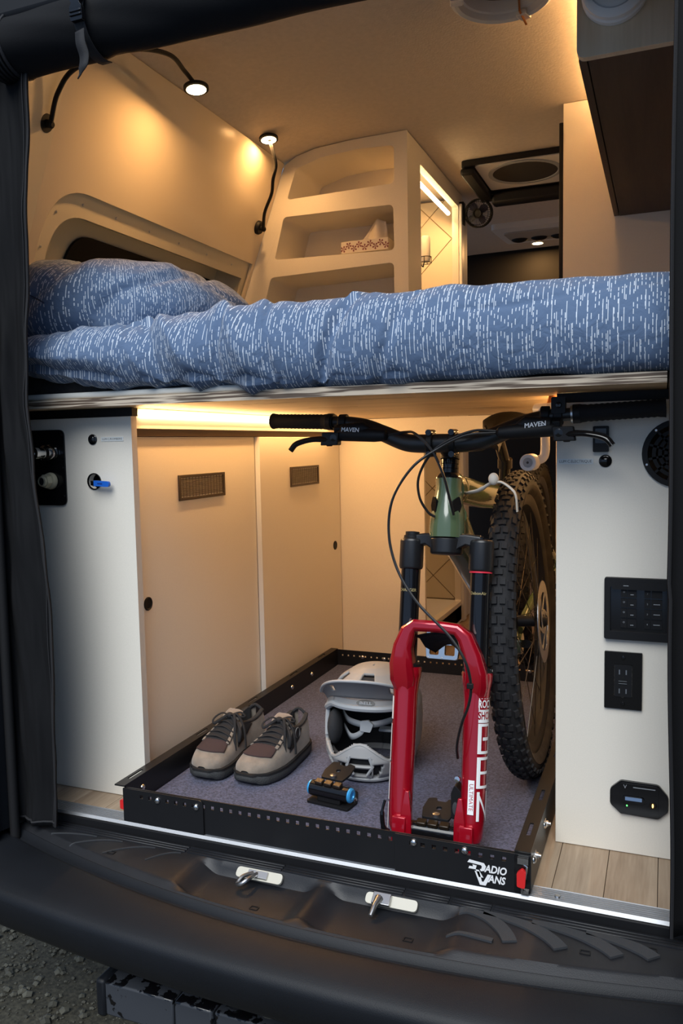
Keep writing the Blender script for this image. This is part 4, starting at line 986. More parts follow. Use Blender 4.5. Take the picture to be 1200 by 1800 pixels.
# tray logo
LG = lambda x, z: TF((x, TY0-.0047, z), (1, 0, 0), (0, 0, 1))
lo = MB()
def logo_poly(pts): lo.add([V(a, TY0-.0047, b) for a, b in pts], [tuple(range(len(pts)))])
lx, lz = -.339, .055
def LP(pts): logo_poly([(lx+a*.001, lz+b*.001) for a, b in pts])
LP([(2, 0), (30, -3), (34, -9), (31, -18), (24, -20), (22, -16), (25, -15), (26, -10), (24, -8), (-2, -6)])
LP([(8, -9), (16, -10), (14, -18), (0, -18), (2, -13), (9, -13)])
LP([(14, -18), (20, -18), (29, -32), (20, -32)])
LP([(12, -21), (21, -21), (26, -40), (29, -40), (37, -24), (44, -24), (33, -47), (22, -47)])
lo.build('logo_mark', M_dec, tr, flat=True)
text('ADIO', LG(-.2875, .0415), .0205, M_dec, tr, 'logo_lettering', shear=.25, bold=.0006, sx=.80)
text('ANS', LG(-.2855, .0225), .0205, M_dec, tr, 'logo_lettering', shear=.25, bold=.0006, sx=.80)

# ================================================================== MOUNTAIN BIKE
BX = -.427
bk_ = thing('mountain_bike', 'olive green mountain bike with red fork clamped in the tray', 'bicycle', (BX, 1.55, CZ))
SU = V(0, .191, .9816)                  # steering axis
LA = V(0, 1.552, .06)                   # leg axis passes here
def leg(sx, t): return V(BX+sx*.0755, LA.y, LA.z)+SU*t
SF = V(0, .9816, -.191)                 # backwards, perpendicular to the axis
lw = MB()
for sx in (-1, 1):
    lw.tube([leg(sx, -.012), leg(sx, .0), leg(sx, .03), leg(sx, .268), leg(sx, .292), leg(sx, .308), leg(sx, .322), leg(sx, .328)],
            [.019, .023, .0246, .0258, .0285, .0315, .0320, .028], 24)
    # dropout block at the bottom, reaching to the front
    lw.obox(leg(sx, .0)-SF*.012+V(-sx*.006, 0, -.004), (.014, 0, 0), SF*.022, SU*.026)
    lw.loft([[leg(sx, t)+V(-sx*.020+ax*w, 0, 0)-SF*(d_+ay) for ax, ay in ((-1, 0), (1, 0), (1, .012), (-1, .012))] for t, w, d_ in ((-.02, .012, .012), (.03, .011, .018), (.075, .004, .018))])
fk = lw.build('fork_lowers', M_red, bk_, bevel=.0015, ang=45)
# arch: hollow polygonal bridge in front of the legs
def arch_ring(x, t, fwd, w, dpt, tang):
    c = V(BX+x, LA.y, LA.z)+SU*t-SF*fwd; tg = Vector(tang).normalized(); nn = V(0, 0, 0)
    side = tg.cross(SF).normalized()
    return [c+side*w*a-SF*dpt*b for a, b in ((-1, -1), (1, -1), (1, .55), (.55, 1), (-.55, 1), (-1, .55))]
aw = MB(); st_ = []
pts_ = [(-.0755, .276, .006, .020, .018), (-.078, .298, .012, .0265, .021), (-.080, .330, .020, .0255, .019), (-.076, .368, .030, .0200, .016), (-.064, .400, .036, .0165, .015), (-.050, .413, .038, .0125, .015),
        (.0, .413, .039, .0115, .015), (.040, .409, .038, .0125, .015), (.056, .394, .035, .0165, .015), (.071, .356, .029, .0190, .016), (.079, .322, .022, .0215, .018), (.078, .298, .013, .0235, .020), (.0755, .276, .006, .020, .018)]
cs_ = [V(p[0], 0, 0)+SU*p[1] for p in pts_]
aw.loft([arch_ring(p[0], p[1], p[2], p[3], p[4], cs_[min(i+1, len(cs_)-1)]-cs_[max(i-1, 0)]) for i, p in enumerate(pts_)])
aw.build('fork_arch', M_red, bk_, bevel=.0025, ang=22)
MB().loft([[V(BX+x_*w, LA.y, LA.z)+SU*(t-.010*(x_**2)-.012*abs(x_)*(d > .03))+SF*(d-.030) for x_ in (-1, -.8, -.5, -.2, .1, .4, .7, 1)] for d, t, w in ((.0, .400, .052), (.03, .395, .050), (.06, .388, .046), (.09, .375, .030))], cap=False, closed=False).build('mudguard', M_blackm, bk_, solid=.002)
for sx, nm in ((-1, 'CHARGER'), (1, 'DebonAir')):
    MB().tube([leg(sx, .325), leg(sx, .565)], .0205, 24).build('stanchion', M_blackg, bk_)
    MB().lathe([(.030, 0), (.030, .006), (.022, .009)], leg(sx, .325), SU, 24).build('dust_seal', M_blackm, bk_)
    fr_ = lambda a, b, sx=sx: leg(sx, .485+b)+Matrix.Rotation(a/.0206-.15, 3, SU) @ V(0, 0, 0)+Matrix.Rotation(a/.0206-.02, 3, SU) @ (-SF*.0208)
    text(nm, fr_, .009, M_gold, bk_, 'stanchion_print')
MB().tube([leg(1, .527), leg(1, .530)], .0235, 24).build('red_ring', M_redring, bk_)
# crown: clamps, bridge arms
cr_ = MB()
for sx in (-1, 1):
    cr_.tube([leg(sx, .530), leg(sx, .536), leg(sx, .592), leg(sx, .596)], [.0235, .0255, .0255, .022], 24)
HB = V(BX, 1.668, .648)                 # head tube bottom on the axis
def arm(sx):
    a = leg(sx, .585)+SF*.006; b = HB-SU*.012+V(sx*.022, 0, 0)
    R_ = []
    for t, w, h in ((0, .019, .020), (.25, .017, .013), (.6, .017, .012), (.85, .021, .016), (1.0, .024, .020)):
        c = a.lerp(b, t)+SU*(.010*sin(pi*t)); R_.append([c+SF*w*i+SU*h*j for i, j in ((-1, -1), (1, -1), (1, .8), (.7, 1), (-.7, 1), (-1, .8))])
    return R_
for sx in (-1, 1): cr_.loft(arm(sx))
cr_.tube([HB-SU*.036, HB-SU*.034, HB-SU*.006, HB-SU*.002], [.030, .034, .036, .036], 24)
cr_.build('fork_crown', mat('satin_black_crown', (.012, .012, .013), .35), bk_, bevel=.0025, ang=40)
MB().lathe([(.018, 0), (.018, .006), (.015, .007), (.015, .014), (.006, .015), (.0001, .015)], leg(-1, .596), SU, 14).build('adjuster_knob', M_blackm, bk_)
MB().lathe([(.014, 0), (.013, .004), (.0001, .005)], leg(1, .596), SU, 6).build('air_cap', M_blackg, bk_)
MB().lathe([(.006, 0), (.006, .004), (.0001, .006)], leg(1, .33)+V(.026, 0, -.002), SU, 10).build('bleed_cap', M_chrome, bk_)
MB().tube([leg(-1, 0)-SF*.006, leg(1, 0)-SF*.006], .0075, 12).build('thru_axle', M_blackm, bk_)
# decals wrapped on the legs: angle measured from straight ahead (towards the camera side) to the bike's left
def wrap(sx, ang0, t0, r=.0262):
    def f(a, b):
        th = ang0+a/r; return leg(sx, t0+b)+(-SF*cos(th)+V(1, 0, 0)*sin(th))*(r+.0002)
    return f
def decal_poly(sx, ang0, t0, polys, m, name, r=.0262):
    w = wrap(sx, ang0, t0, r); mb = MB()
    for P_ in polys:
        # P_ = (a0,a1,b0,b1) rectangles subdivided round the leg
        a0, a1, b0, b1 = P_[:4]; sk = P_[4] if len(P_) > 4 else 0; n = max(2, int(abs(a1-a0)/.003))
        for i in range(n):
            p, q = a0+(a1-a0)*i/n, a0+(a1-a0)*(i+1)/n
            mb.add([w(p, b0+sk*(i/n)), w(q, b0+sk*((i+1)/n)), w(q, b1+sk*((i+1)/n)), w(p, b1+sk*(i/n))], [(0, 1, 2, 3)])
    return mb.build(name, m, bk_, flat=True)
D0 = 1.06
RM = lambda b: .034+(b+.04)*.795
decal_poly(1, D0, .2515, [(-.017, .017, -.001, .001), (-.017, .017, .0225, .0245), (-.017, -.015, 0, .024), (.015, .017, 0, .024), (-.017, .017, -.025, .0005)], M_dec, 'brand_box')
text('ROCK', wrap(1, D0, .263, .0265), .0215, M_dec, bk_, 'brand_lettering', bold=.0005, sx=.62)
text('SHOX', wrap(1, D0, .240, .0267), .0215, M_red, bk_, 'brand_lettering', bold=.0005, sx=.62)
E_ = []
T = .0065
# B, E, Z reading upward along the leg, strokes as rectangles (a: round the leg, b: along it)
E_ += [(-.017, -.017+T*1.2, .125, .200), (-.017, .017, .193, .200), (-.017, .017, .125, .132), (.017-T, .017, .125, .200), (-.006, .017, .158, .166)]
E_ += [(-.017, -.017+T*1.2, .040, .117), (-.017, .017, .110, .117), (-.017, .017, .040, .047), (-.017, .012, .075, .082)]
E_ += [(-.015, -.009, -.040, .032), (.010, .016, -.040, .032), (-.012, .013, .020, .032, -.060)]
decal_poly(1, D0, .0, [(e[0], e[1], RM(e[2]), RM(e[3]))+tuple(q*.8375 for q in e[4:]) for e in E_], M_dec, 'model_lettering')
decal_poly(1, D0-1.02, .0, [(-.0062, .0062, .046, .113)], M_dec, 'name_strip')
vs_, fs_ = text_geo('ULTIMATE', .0115, sx=1.0); w_ = wrap(1, D0-1.02, .080, .0265)
MB().add([w_(b, -a) for a, b in vs_], fs_).build('name_lettering', M_red, bk_, flat=True)
decal_poly(-1, -1.18, 0, [(-.005, .010, .215, .262)], M_dec, 'brand_box'); decal_poly(-1, -1.20, 0, [(-.008, .0075, .13, .205), (-.008, .0075, .05, .125), (-.008, .0075, -.035, .045)], M_dec, 'model_lettering')
# head tube, frame
def along(p, t): return Vector(p)+SU*t
HT = along(HB, .125)
MB().tube([HB, along(HB, .02), along(HB, .05), along(HB, .085), along(HB, .110), along(HB, .125)], [.0375, .0385, .036, .0300, .0275, .0285], 28).build('head_tube', M_green, bk_)
for sx in (-1, 1):
    c = along(HB, .063)+(-SF*.66+V(sx*.75, 0, 0)).normalized()*.0335
    pz = (-SF*.66+V(sx*.75, 0, 0)).normalized(); px = SU.cross(pz).normalized()
    pp = rpoly([(-.0, -.028), (.011*sx*-1, .004), (.004*sx*-1, .024), (.012*sx, .012), (.012*sx, -.010)], .004, 3)
    MB().plate(pp, lambda a, b, h, c=c, px=px, pz=pz: c+px*-a+SU*b-pz*h, -.0015, .008).build('cable_port', M_blackg, bk_)
fr = MB()
fr.tube(spline([along(HB, .105)+SF*.015, V(BX, 1.80, .742), V(BX, 2.02, .715), V(BX, 2.30, .690)], 6), [.026+.006*abs(math.sin(i)) * 0+.004*(i < 4) for i in range(19)], 18, flat=1.25)
fr.tube(spline([along(HB, .045)+SF*.012, V(BX, 1.82, .60), V(BX, 2.10, .44), V(BX, 2.36, .275)], 6), [.038]*6+[.036]*13, 18)
fr.tube([V(BX, 2.37, .26), V(BX, 2.34, .52), V(BX, 2.325, .715)], [.030, .024, .0225], 16)
for sx in (-1, 1):
    fr.tube(spline([V(BX+sx*.030, 2.40, .29), V(BX+sx*.055, 2.60, .37), V(BX+sx*.078, 2.93, .40)], 5), .013, 10)
    fr.tube(spline([V(BX+sx*.025, 2.34, .66), V(BX+sx*.055, 2.55, .60), V(BX+sx*.078, 2.93, .41)], 5), .010, 10)
fr.tube([V(BX-.045, 2.37, .255), V(BX+.045, 2.37, .255)], .031, 18)
fr.build('frame', M_green, bk_)
MB().tube([V(BX, 2.18, .53), V(BX, 2.30, .39)], [.022, .028], 14).build('rear_shock', M_blackg, bk_)
# spacers, stem, bar
MB().tube([HT-SU*.001, HT+SU*.004, HT+SU*.012], [.0285, .0275, .021], 24).build('headset_cap', M_blackg, bk_)
ST0 = HT+SU*.012
for k in range(3): MB().tube([ST0+SU*(.010*k+.0006), ST0+SU*(.010*k+.0094)], .0195, 24).build('stem_spacer', M_blackg, bk_)
SC0 = ST0+SU*.048
MB().tube([ST0+SU*.031, SC0+SU*.016], .0205, 24).build('stem_clamp', M_blackm, bk_, bevel=.001)
BC = V(BX-.004, 1.652, .848)                 # bar centre
MB().tube([SC0, BC+V(0, .010, 0)], [.019, .017], 16).build('stem_body', M_blackm, bk_)
for sx in (-1, 1):
    MB().tube([BC+V(sx*.024-.007, 0, 0), BC+V(sx*.024+.007, 0, 0)], .0255, 24).build('bar_clamp', M_blackm, bk_, bevel=.002)
    for dz_ in (-.0225, .0225): MB().tube([BC+V(sx*.024, -.022, dz_), BC+V(sx*.024, .018, dz_)], [.0065, .0065], 10).build('clamp_bolt', M_blackg, bk_)
RB = Matrix.Rotation(radians(-4.5), 3, 'Z')
half = [(0, 0, 0, .0195), (.05, 0, 0, .0195), (.085, .002, .004, .0190), (.13, .006, .021, .0180), (.175, .010, .039, .0160), (.215, .014, .048, .0140), (.26, .019, .052, .0125), (.43, .040, .059, .0125)]
L_ = [(-a, b, c, r) for a, b, c, r in half[:0:-1]]+half
pth = spline([BC+RB @ V(a, b, c) for a, b, c, r in L_], 6); rad = []
for i in range(len(pth)):
    k = i/6; j = min(int(k), len(L_)-2); rad.append(L_[j][3]+(L_[j+1][3]-L_[j][3])*(k-j))
MB().tube(pth, rad, 16).build('handlebar', mat('satin_carbon', (.012, .012, .012), .38), bk_)
def barpt(x):
    for (a, b, c, r), (a2, b2, c2, r2) in zip(half, half[1:]):
        if abs(x) <= a2: t = (abs(x)-a)/(a2-a); return BC+RB @ V(x, b+(b2-b)*t, c+(c2-c)*t)
    return BC+RB @ V(x, half[-1][1], half[-1][2])
for sx in (-1, 1):
    gp = [barpt(sx*(.275+.155*i/30)) for i in range(31)]; rr = [.0172-.0012*(i % 2)+(.0015 if i in (0, 1, 29, 30) else 0) for i in range(31)]
    MB().tube(gp, rr, 20).build('grip', M_rub, bk_, ang=60)
    MB().tube([barpt(sx*.262), barpt(sx*.276)], .0188, 20).build('grip_clamp', M_blackm, bk_, bevel=.001)
    MB().tube([barpt(sx*.2585), barpt(sx*.2625)], .0165, 20).build('grip_collar', M_steel if sx > 0 else M_blackm, bk_)
    # brake: clamp, master cylinder, lever
    c0 = barpt(sx*.235)
    br = bpy.data.objects.new('brake_lever', None); COL.objects.link(br); br.parent = bk_; br.location = c0-world_loc(bk_)
    MB().tube([c0-V(sx*.009, 0, 0), c0+V(sx*.009, 0, 0)], .0185, 20).build('bar_clamp', M_blackm, br, bevel=.002)
    if sx > 0:
        MB().tube([c0+V(-.034, 0, .0), c0+V(-.016, 0, 0)], .0195, 20).build('dropper_clamp', M_blackm, br, bevel=.002)
        MB().plate(rrect(-.014, .013, -.012, .020, .004), lambda a, b, h: c0+V(.002+a, -.010+h, .016+b), -.008, .012).build('shifter_pod', M_blackm, br, bevel=.003)
        MB().lathe([(.006, 0), (.005, .003), (.0001, .004)], c0+V(.002, -.019, .020), (0, -1, 0), 12).build('pod_button', M_blackg, br)
    m0 = c0+V(-sx*.030, -.034, -.026)
    by = MB(); by.tube([m0+V(sx*.030, .004, -.002), m0+V(sx*.018, 0, 0), m0+V(-sx*.055, -.004, -.004), m0+V(-sx*.080, -.004, -.005), m0+V(-sx*.086, -.004, -.005)], [.013, .0155, .0150, .0120, .004], 14)
    by.tube([m0+V(sx*.020, 0, .008), m0+V(-sx*.030, -.002, .012), m0+V(-sx*.046, -.002, .008)], [.014, .014, .005], 12, flat=1.0)
    by.obox(m0+V(sx*.030, .012, .010), (.008, 0, 0), (0, .018, .006), (0, -.003, .010))
    by.build('master_cylinder', M_blackg if False else M_blackm, br, bevel=.0015)
    MB().lathe([(.0052, 0), (.0045, .0018), (.0001, .002)], m0+V(sx*.005, -.0122, .008), (0, -1, .1), 12).build('bolt', M_steel, br)
    MB().lathe([(.010, -.010), (.011, 0), (.008, .006), (.0001, .008)], m0+V(sx*.036, -.010, -.008), (0, -1, 0), 12).build('reach_knob', M_blackg, br)
    pv = MB(); pv.obox(m0+V(sx*.045, -.004, -.010), (.020, 0, 0), (0, .012, 0), (sx*-.002, 0, .014)); pv.lathe([(.007, -.014), (.007, .014)], m0+V(sx*.050, -.004, -.012), (0, 0, 1), 12)
    pv.build('lever_pivot', M_blackm, br, bevel=.002)
    lp = spline([m0+V(sx*.048, -.006, -.012), m0+V(sx*.070, -.014, -.010), m0+V(sx*.095, -.020, -.012), m0+V(sx*.122, -.022, -.020), m0+V(sx*.135, -.024, -.034)], 6)
    MB().tube(lp, [.0095-.0025*min(1, i/8) for i in range(len(lp))], 10, flat=.9).build('lever_blade', M_blackg, br)
    text('MAVEN', TF(m0+V(-sx*.008 if sx > 0 else .004, -.0175, .0085), (1, 0, .10 if sx > 0 else -.06), (-.10 if sx > 0 else .06, 0, 1)), .0125, M_dec, br, 'brake_lettering', shear=.1, bold=.0003)
def cable(pts, r=.0028, n=10): return MB().tube(spline(pts, n), r, 8).build('cable', mat('cable_black', (.010, .010, .011), .4), bk_)
rm = barpt(.235)+V(-.030, -.034, -.026)+V(-.084, -.004, -.005); lm = barpt(-.235)+V(.030, -.034, -.026)+V(.084, -.004, -.005)
# front hose: from the right lever down in front of the fork
cable([rm, rm+V(-.06, -.006, -.004), V(-.425, 1.602, .838), V(-.478, 1.590, .800), V(-.518, 1.580, .735), V(-.524, 1.572, .66), V(-.500, 1.556, .59), V(-.452, 1.535, .530), V(-.384, 1.512, .475), V(-.350, 1.500, .43), V(-.3400, 1.502, .385), V(-.345, 1.505, .345), V(-.362, 1.515, .30), V(-.376, 1.535, .25), V(-.380, 1.556, .215)])
cable([rm+V(0, 0, .003), rm+V(-.05, -.002, .004), V(-.42, 1.606, .846), V(-.452, 1.606, .815), V(-.472, 1.612, .775), V(-.472, 1.622, .735), V(-.458, 1.634, .705), V(-.445, 1.640, .695)])
cable([lm, lm+V(.04, .0, .006), V(-.475, 1.606, .868), V(-.440, 1.600, .835), V(-.418, 1.606, .785), V(-.408, 1.618, .735), V(-.404, 1.636, .700)])
MB().obox((-.3405, 1.498, .384), (.006, 0, 0), (0, .004, 0), (0, 0, .005)).build('hose_guide', M_blackm, bk_, bevel=.001)
# saddle, seat post
SD = V(BX, 2.17, .914)
def sad(u, v):
    # v along length (front nose -> tail), u across
    y = -.13+.27*v; w = .022+.048*ss(.25, .95, v); x = (u-.5)*2
    z = -.006*(v-.5)**2*4-.020*abs(x)**2.4-.012*ss(.0, .25, .25-v)
    return V(SD.x+w*x, SD.y+.09+y, SD.z-.010+.24*y+z+.004*ss(.6, 1, v))
sm_ = MB(); NV, NU = 18, 12
top_ = [[sad(j/NU, i/NV) for j in range(NU+1)]+[sad(j/NU, i/NV)+V(0, 0, -.022*(1-((j/NU-.5)*2)**2*.3)) for j in range(NU, -1, -1)] for i in range(NV+1)]
sm_.loft(top_); sm_.build('saddle', mat('saddle_black', (.005, .005, .005), .6, spec=.2), bk_, ang=60)
for sx in (-1, 1): MB().tube(spline([SD+V(sx*.018, -.01, -.024), SD+V(sx*.022, .05, -.045), SD+V(sx*.022, .12, -.045), SD+V(sx*.03, .2, -.024)], 4), .0035, 8).build('saddle_rail', M_blackg, bk_)
MB().box(SD.x-.026, SD.x+.026, SD.y+.055, SD.y+.10, SD.z-.062, SD.z-.038).build('post_head', M_blackm, bk_, bevel=.006)
MB().tube([V(BX, 2.325, .70), V(BX+.008, 2.30, .79), V(SD.x, SD.y+.08, SD.z-.06)], .0155, 16).build('seat_post', M_blackg, bk_)
MB().tube([V(BX, 2.325, .705), V(BX+.001, 2.323, .735)], .0225, 18).build('seat_clamp', M_blackm, bk_)
MB().tube([V(BX+.007, 2.305, .775), V(BX+.0085, 2.298, .80)], .0205, 18).build('post_collar', M_blackg, bk_)
# cranks, pedals
BBp = V(BX, 2.37, .255)
cm = MB()
for sx, d in ((-1, V(0, -.165, .045)), (1, V(0, .165, -.045))):
    a = BBp+V(sx*.055, 0, 0); b = a+d+V(sx*.018, 0, 0)
    MB().tube([a, a.lerp(b, .5), b], [.018, .013, .014], 12, flat=.7).build('crank_arm', M_blackm, bk_)
    pc = b+V(sx*.078, 0, -.014); tl = V(0, .25, .97).normalized(); tn = V(0, .97, -.25)
    pdl = bpy.data.objects.new('pedal', None); COL.objects.link(pdl); pdl.parent = bk_; pdl.location = pc-world_loc(bk_)
    fr2 = lambda aa, bb, h, pc=pc, tl=tl, tn=tn: pc+V(1, 0, 0)*aa+tl*bb+tn*h
    MB().plate(rpoly([(-.045, -.050), (.045, -.050), (.050, .0), (.045, .050), (-.045, .050), (-.050, 0)], .008, 3), fr2, -.007, .007,
               [rrect(-.036, -.010, -.038, -.010, .004, 3), rrect(.008, .036, -.038, -.010, .004, 3), rrect(-.036, -.010, .010, .038, .004, 3), rrect(.008, .036, .010, .038, .004, 3)]).build('platform', M_chrome, pdl, bevel=.0015)
    MB().tube([b, pc+V(sx*.045, 0, 0)], .008, 10).build('axle', M_steel, pdl)
    pn_ = MB()
    for aa, bb in ((-.04, -.046), (0, -.046), (.04, -.046), (-.04, .046), (0, .046), (.04, .046)): pn_.tube([fr2(aa, bb, -.011), fr2(aa, bb, .011)], .0022, 6)
    pn_.build('pins', M_steel, pdl)
MB().lathe([(.075, -.003), (.085, 0), (.075, .003), (.05, .002), (.05, -.002)], BBp+V(-.045, 0, 0), (1, 0, 0), 36, cap=False).build('chainring', M_blackm, bk_)
# wheel builder: local frame, axle along x
def wheel_parts(root, R=.372, tr_=.031, knobs=True, nsp=28, rotor=1, dirt=True):
    rc_ = R-tr_-.004
    def tyre(u, v):
        a = 2*pi*u; b = 2*pi*v; r = rc_+tr_*cos(b)*1.0; return V(tr_*1.0*sin(b), r*cos(a), r*sin(a))
    t = MB().grid(tyre, 72, 16, wrap=False)
    if knobs:
        NK = 58
        for i in range(NK):
            for row, (b, w, l, offs) in enumerate(((.0+.26, .0055, .0075, 0), (-.26, .0055, .0075, 0), (.30, .005, .006, .5), (-.30, .005, .006, .5), (.78, .0052, .008, .2), (-.78, .0052, .008, .2), (1.12, .0045, .0075, .7), (-1.12, .0045, .0075, .7))):
                if row in (2, 3): b = .10 if row == 2 else -.10
                a = 2*pi*(i+offs)/NK; rad_ = V(0, cos(a), sin(a)); tg = V(0, -sin(a), cos(a))
                n_ = rad_*cos(b)+V(1, 0, 0)*sin(b); s_ = V(1, 0, 0)*cos(b)-rad_*sin(b); c = rad_*rc_+n_*(tr_+.0012)
                t.obox(c, s_*w, tg*l, n_*.0032)
    t.build('tyre', M_tyre, root, local=True, ang=35)
    rw = rc_-tr_*.86
    sw_ = MB()
    for sx in (-1, 1):
        sw_.lathe([(rc_-tr_*.1, sx*(tr_+.0006)), (rc_-tr_*.55, sx*(tr_*.86+.0006)), (rw, sx*.0185)], (0, 0, 0), (1, 0, 0), 72, cap=False)
    sw_.build('sidewall', M_mud, root, local=True)
    MB().lathe([(rw+.004, -.0185), (rw+.004, -.0165), (rw-.010, -.0165), (rw-.020, -.010), (rw-.020, .010), (rw-.010, .0165), (rw+.004, .0165), (rw+.004, .0185), (rw-.012, .0190), (rw-.024, .0115), (rw-.024, -.0115), (rw-.012, -.0190), (rw+.004, -.0185)], (0, 0, 0), (1, 0, 0), 72, cap=False).build('rim', mat('black_rim', (.016, .015, .014), .45), root, local=True)
    rr_ = rw-.022
    for k in range(nsp):
        a = 2*pi*k/nsp; sx = 1 if k % 2 else -1; da = (.55 if (k//2) % 2 else -.55)
        h_ = V(sx*.030, .027*cos(a+da*2.2), .027*sin(a+da*2.2)); e = V(sx*.004, rr_*cos(a), rr_*sin(a))
        MB().tube([h_, e], .0011, 5).build('spoke', mat('black_spoke', (.06, .05, .04), .35, .8), root, local=True)
    MB().lathe([(.010, -.050), (.011, -.040), (.030, -.034), (.030, -.028), (.014, -.020), (.013, .020), (.030, .028), (.030, .034), (.016, .038), (.010, .050)], (0, 0, 0), (1, 0, 0), 24).build('hub', M_blackm, root, local=True)
    if rotor:
        rt = MB(); o_ = circ(0, 0, .100, 48); hh = [circ(.086*cos(2*pi*k/16), .086*sin(2*pi*k/16), .006, 8, .008) for k in range(16)]
        rt.plate(o_, lambda a, b, h: V(rotor*.041+h, a, b), -.0009, .0009, [circ(0, 0, .072, 48)]+[])
        for k in range(6):
            a = 2*pi*k/6; d = V(0, cos(a), sin(a)); tt = V(0, -sin(a), cos(a)); rt.obox(V(rotor*.041, 0, 0)+d*.049+tt*.010, V(.0009, 0, 0), d*.028+tt*-.012, tt*.004)
        rt.plate(circ(0, 0, .030, 24), lambda a, b, h: V(rotor*.041+h, a, b), -.0009, .0009, [circ(0, 0, .018, 24)])
        rt.build('disc_rotor', M_steel, root, local=True)
rwh = bpy.data.objects.new('rear_wheel', None); COL.objects.link(rwh); rwh.parent = bk_; rwh.location = V(BX, 2.945, .405)-world_loc(bk_)
wheel_parts(rwh, .376, .030, True, 28, 1)
# loose front wheel
fw = thing('bicycle_wheel', 'loose knobby bicycle wheel standing beside the bike at the right', 'wheel')
fw.matrix_world = Matrix.Translation(V(-.313, 2.008, CZ+.3775)) @ Matrix.Rotation(radians(-3.0), 4, 'Y') @ Matrix.Rotation(radians(.5), 4, 'Z')
wheel_parts(fw, .375, .0305, True, 28, 1)
# white strap tying wheel to bike
tie = thing('rubber_tie', 'knotted white strap tying the loose wheel to the frame', 'strap', (-.33, 1.73, .74))
MB().tube(spline([(-.405, 1.765, .735), (-.385, 1.71, .742), (-.362, 1.69, .748), (-.338, 1.685, .762), (-.325, 1.678, .766)], 6), [.004]*3+[.0075]*12+[.006]*10, 10, flat=.5).build('band', M_strapw, tie)
MB().tube(spline([(-.328, 1.680, .764), (-.312, 1.676, .765), (-.292, 1.672, .752), (-.282, 1.668, .738), (-.280, 1.675, .705)], 6), [.006]*6+[.005]*10+[.004]*9, 10, flat=.5).build('tail', M_strapw, tie)
MB().ell((-.329, 1.676, .772), .011, .010, .013, 14, 10).build('knot', M_strapw, tie)
# crank handle hanging under the bed
chd = thing('crank_handle', 'white bent crank handle under the bed at the right cabinet edge', 'handle', (-.24, 1.76, .80))
MB().tube(spline([(-.252, 1.80, .918), (-.246, 1.80, .912), (-.242, 1.80, .895), (-.241, 1.80, .85), (-.2415, 1.80, .825), (-.246, 1.80, .812), (-.258, 1.795, .806)], 5), .0098, 14).build('arm', M_white, chd)
MB().tube([(-.262, 1.83, .919), (-.226, 1.79, .915)], [.013, .015], 16).build('elbow', M_white, chd)
MB().tube([(-.230, 1.80, .921), (-.226, 1.81, .9450)], [.010, .009], 12).build('shaft', M_copper, chd)
MB().lathe([(.0175, 0), (.0185, .002), (.0185, .034), (.0175, .037), (.012, .0372), (.011, .0365), (.0001, .0365)], (-.268, 1.798, .803), (-.12, -1, 0), 24).build('knob', M_white, chd)
MB().lathe([(.0105, .0373), (.0095, .038), (.003, .038), (.0028, .0375)], (-.268, 1.798, .803), (-.12, -1, 0), 20).build('knob_cap', M_greyl, chd)
MB().lathe([(.0028, .0382), (.0001, .0384)], (-.268, 1.798, .803), (-.12, -1, 0), 10).build('knob_screw', M_ink, chd)
led_bar('led_strip', 'short warm light strip under the bed behind the white crank', (-.205, 1.80, .936), (-.205, 2.75, .936), (-.75, 0, -.66), 2.4, .005)

# ================================================================== FORK MOUNTS
def fork_mount(label, loc, rz, dx=0):
    t = thing('fork_mount', label, 'fork mount', loc, 'clamps for bicycle forks'); t.rotation_euler = (0, 0, rz)
    MB().plate(rpoly([(-.055, -.020), (.055, -.020), (.055, .026), (.03, .075), (-.03, .075), (-.055, .026)], .006, 4), FZ(0), 0, .006).build('base_plate', M_blackm, t, bevel=.001, local=True)
    MB().box(-.030, .030, -.012, .022, .006, .020).build('pedestal', M_blackm, t, local=True, bevel=.002)
    MB().tube([(-.050, 0, .030), (.050, 0, .030)], .0175, 24).build('barrel', M_blackg, t, local=True)
    for sx in (-1, 1): MB().lathe([(.0165, 0), (.0165, .004), (.0135, .007), (.008, .007), (.007, .004)], (sx*.050, 0, .030), (sx, 0, 0), 24).build('end_ring', M_cyan, t, local=True)
    for x in (-.026, -.002, .022):
        MB().obox((x, -.006, .050), (.010, 0, 0), (0, .008, .002), (0, -.001, .004)).build('jaw', mat('bronze_black', (.03, .02, .012), .3, .4), t, local=True, bevel=.002)
    MB().plate(rpoly([(-.028, .0), (.028, .0), (.034, .03), (.030, .065), (.012, .070), (.010, .058), (-.010, .058), (-.012, .070), (-.030, .065), (-.034, .03)], .005, 4), lambda a, b, h: V(a, b*.94+.004, .053+b*.20+h), 0, .005, [circ(0, .035, .006, 12)]).build('lever', M_blackm, t, local=True, bevel=.001)
    MB().lathe([(.008, 0), (.008, .006), (.0001, .008)], (.0, .012, .058), (0, 0, 1), 12).build('clamp_bolt', M_steel, t, local=True)
    MB().lathe([(.008, 0), (.007, .004), (.0001, .006)], (.044, .030, .006), (0, 0, 1), 12).build('base_bolt', M_chrome, t, local=True)
    return t
fork_mount('spare black fork clamp with blue ends lying free on the carpet', (-.703, 1.660, CZ), radians(-8))
fork_mount('black fork clamp holding the red fork legs at the tray front', (BX, 1.548, CZ), 0)
qr = thing('axle_lever', 'small black axle lever beside the left red fork leg', 'lever', (-.535, 1.53, CZ))
MB().tube(spline([(-.521, 1.530, .050), (-.530, 1.526, .060), (-.533, 1.528, .090), (-.528, 1.532, .115)], 5), [.006]*6+[.005]*5+[.003]*5, 10).build('blade', M_blackg, qr)
MB().lathe([(.008, 0), (.007, .006), (.0001, .008)], (-.527, 1.522, .047), (-.3, -1, 0), 12).build('nut', M_chrome, qr)
cal = thing('brake_caliper', 'small black brake caliper on the inner side of the fork', 'brake caliper', (-.388, 1.56, .13))
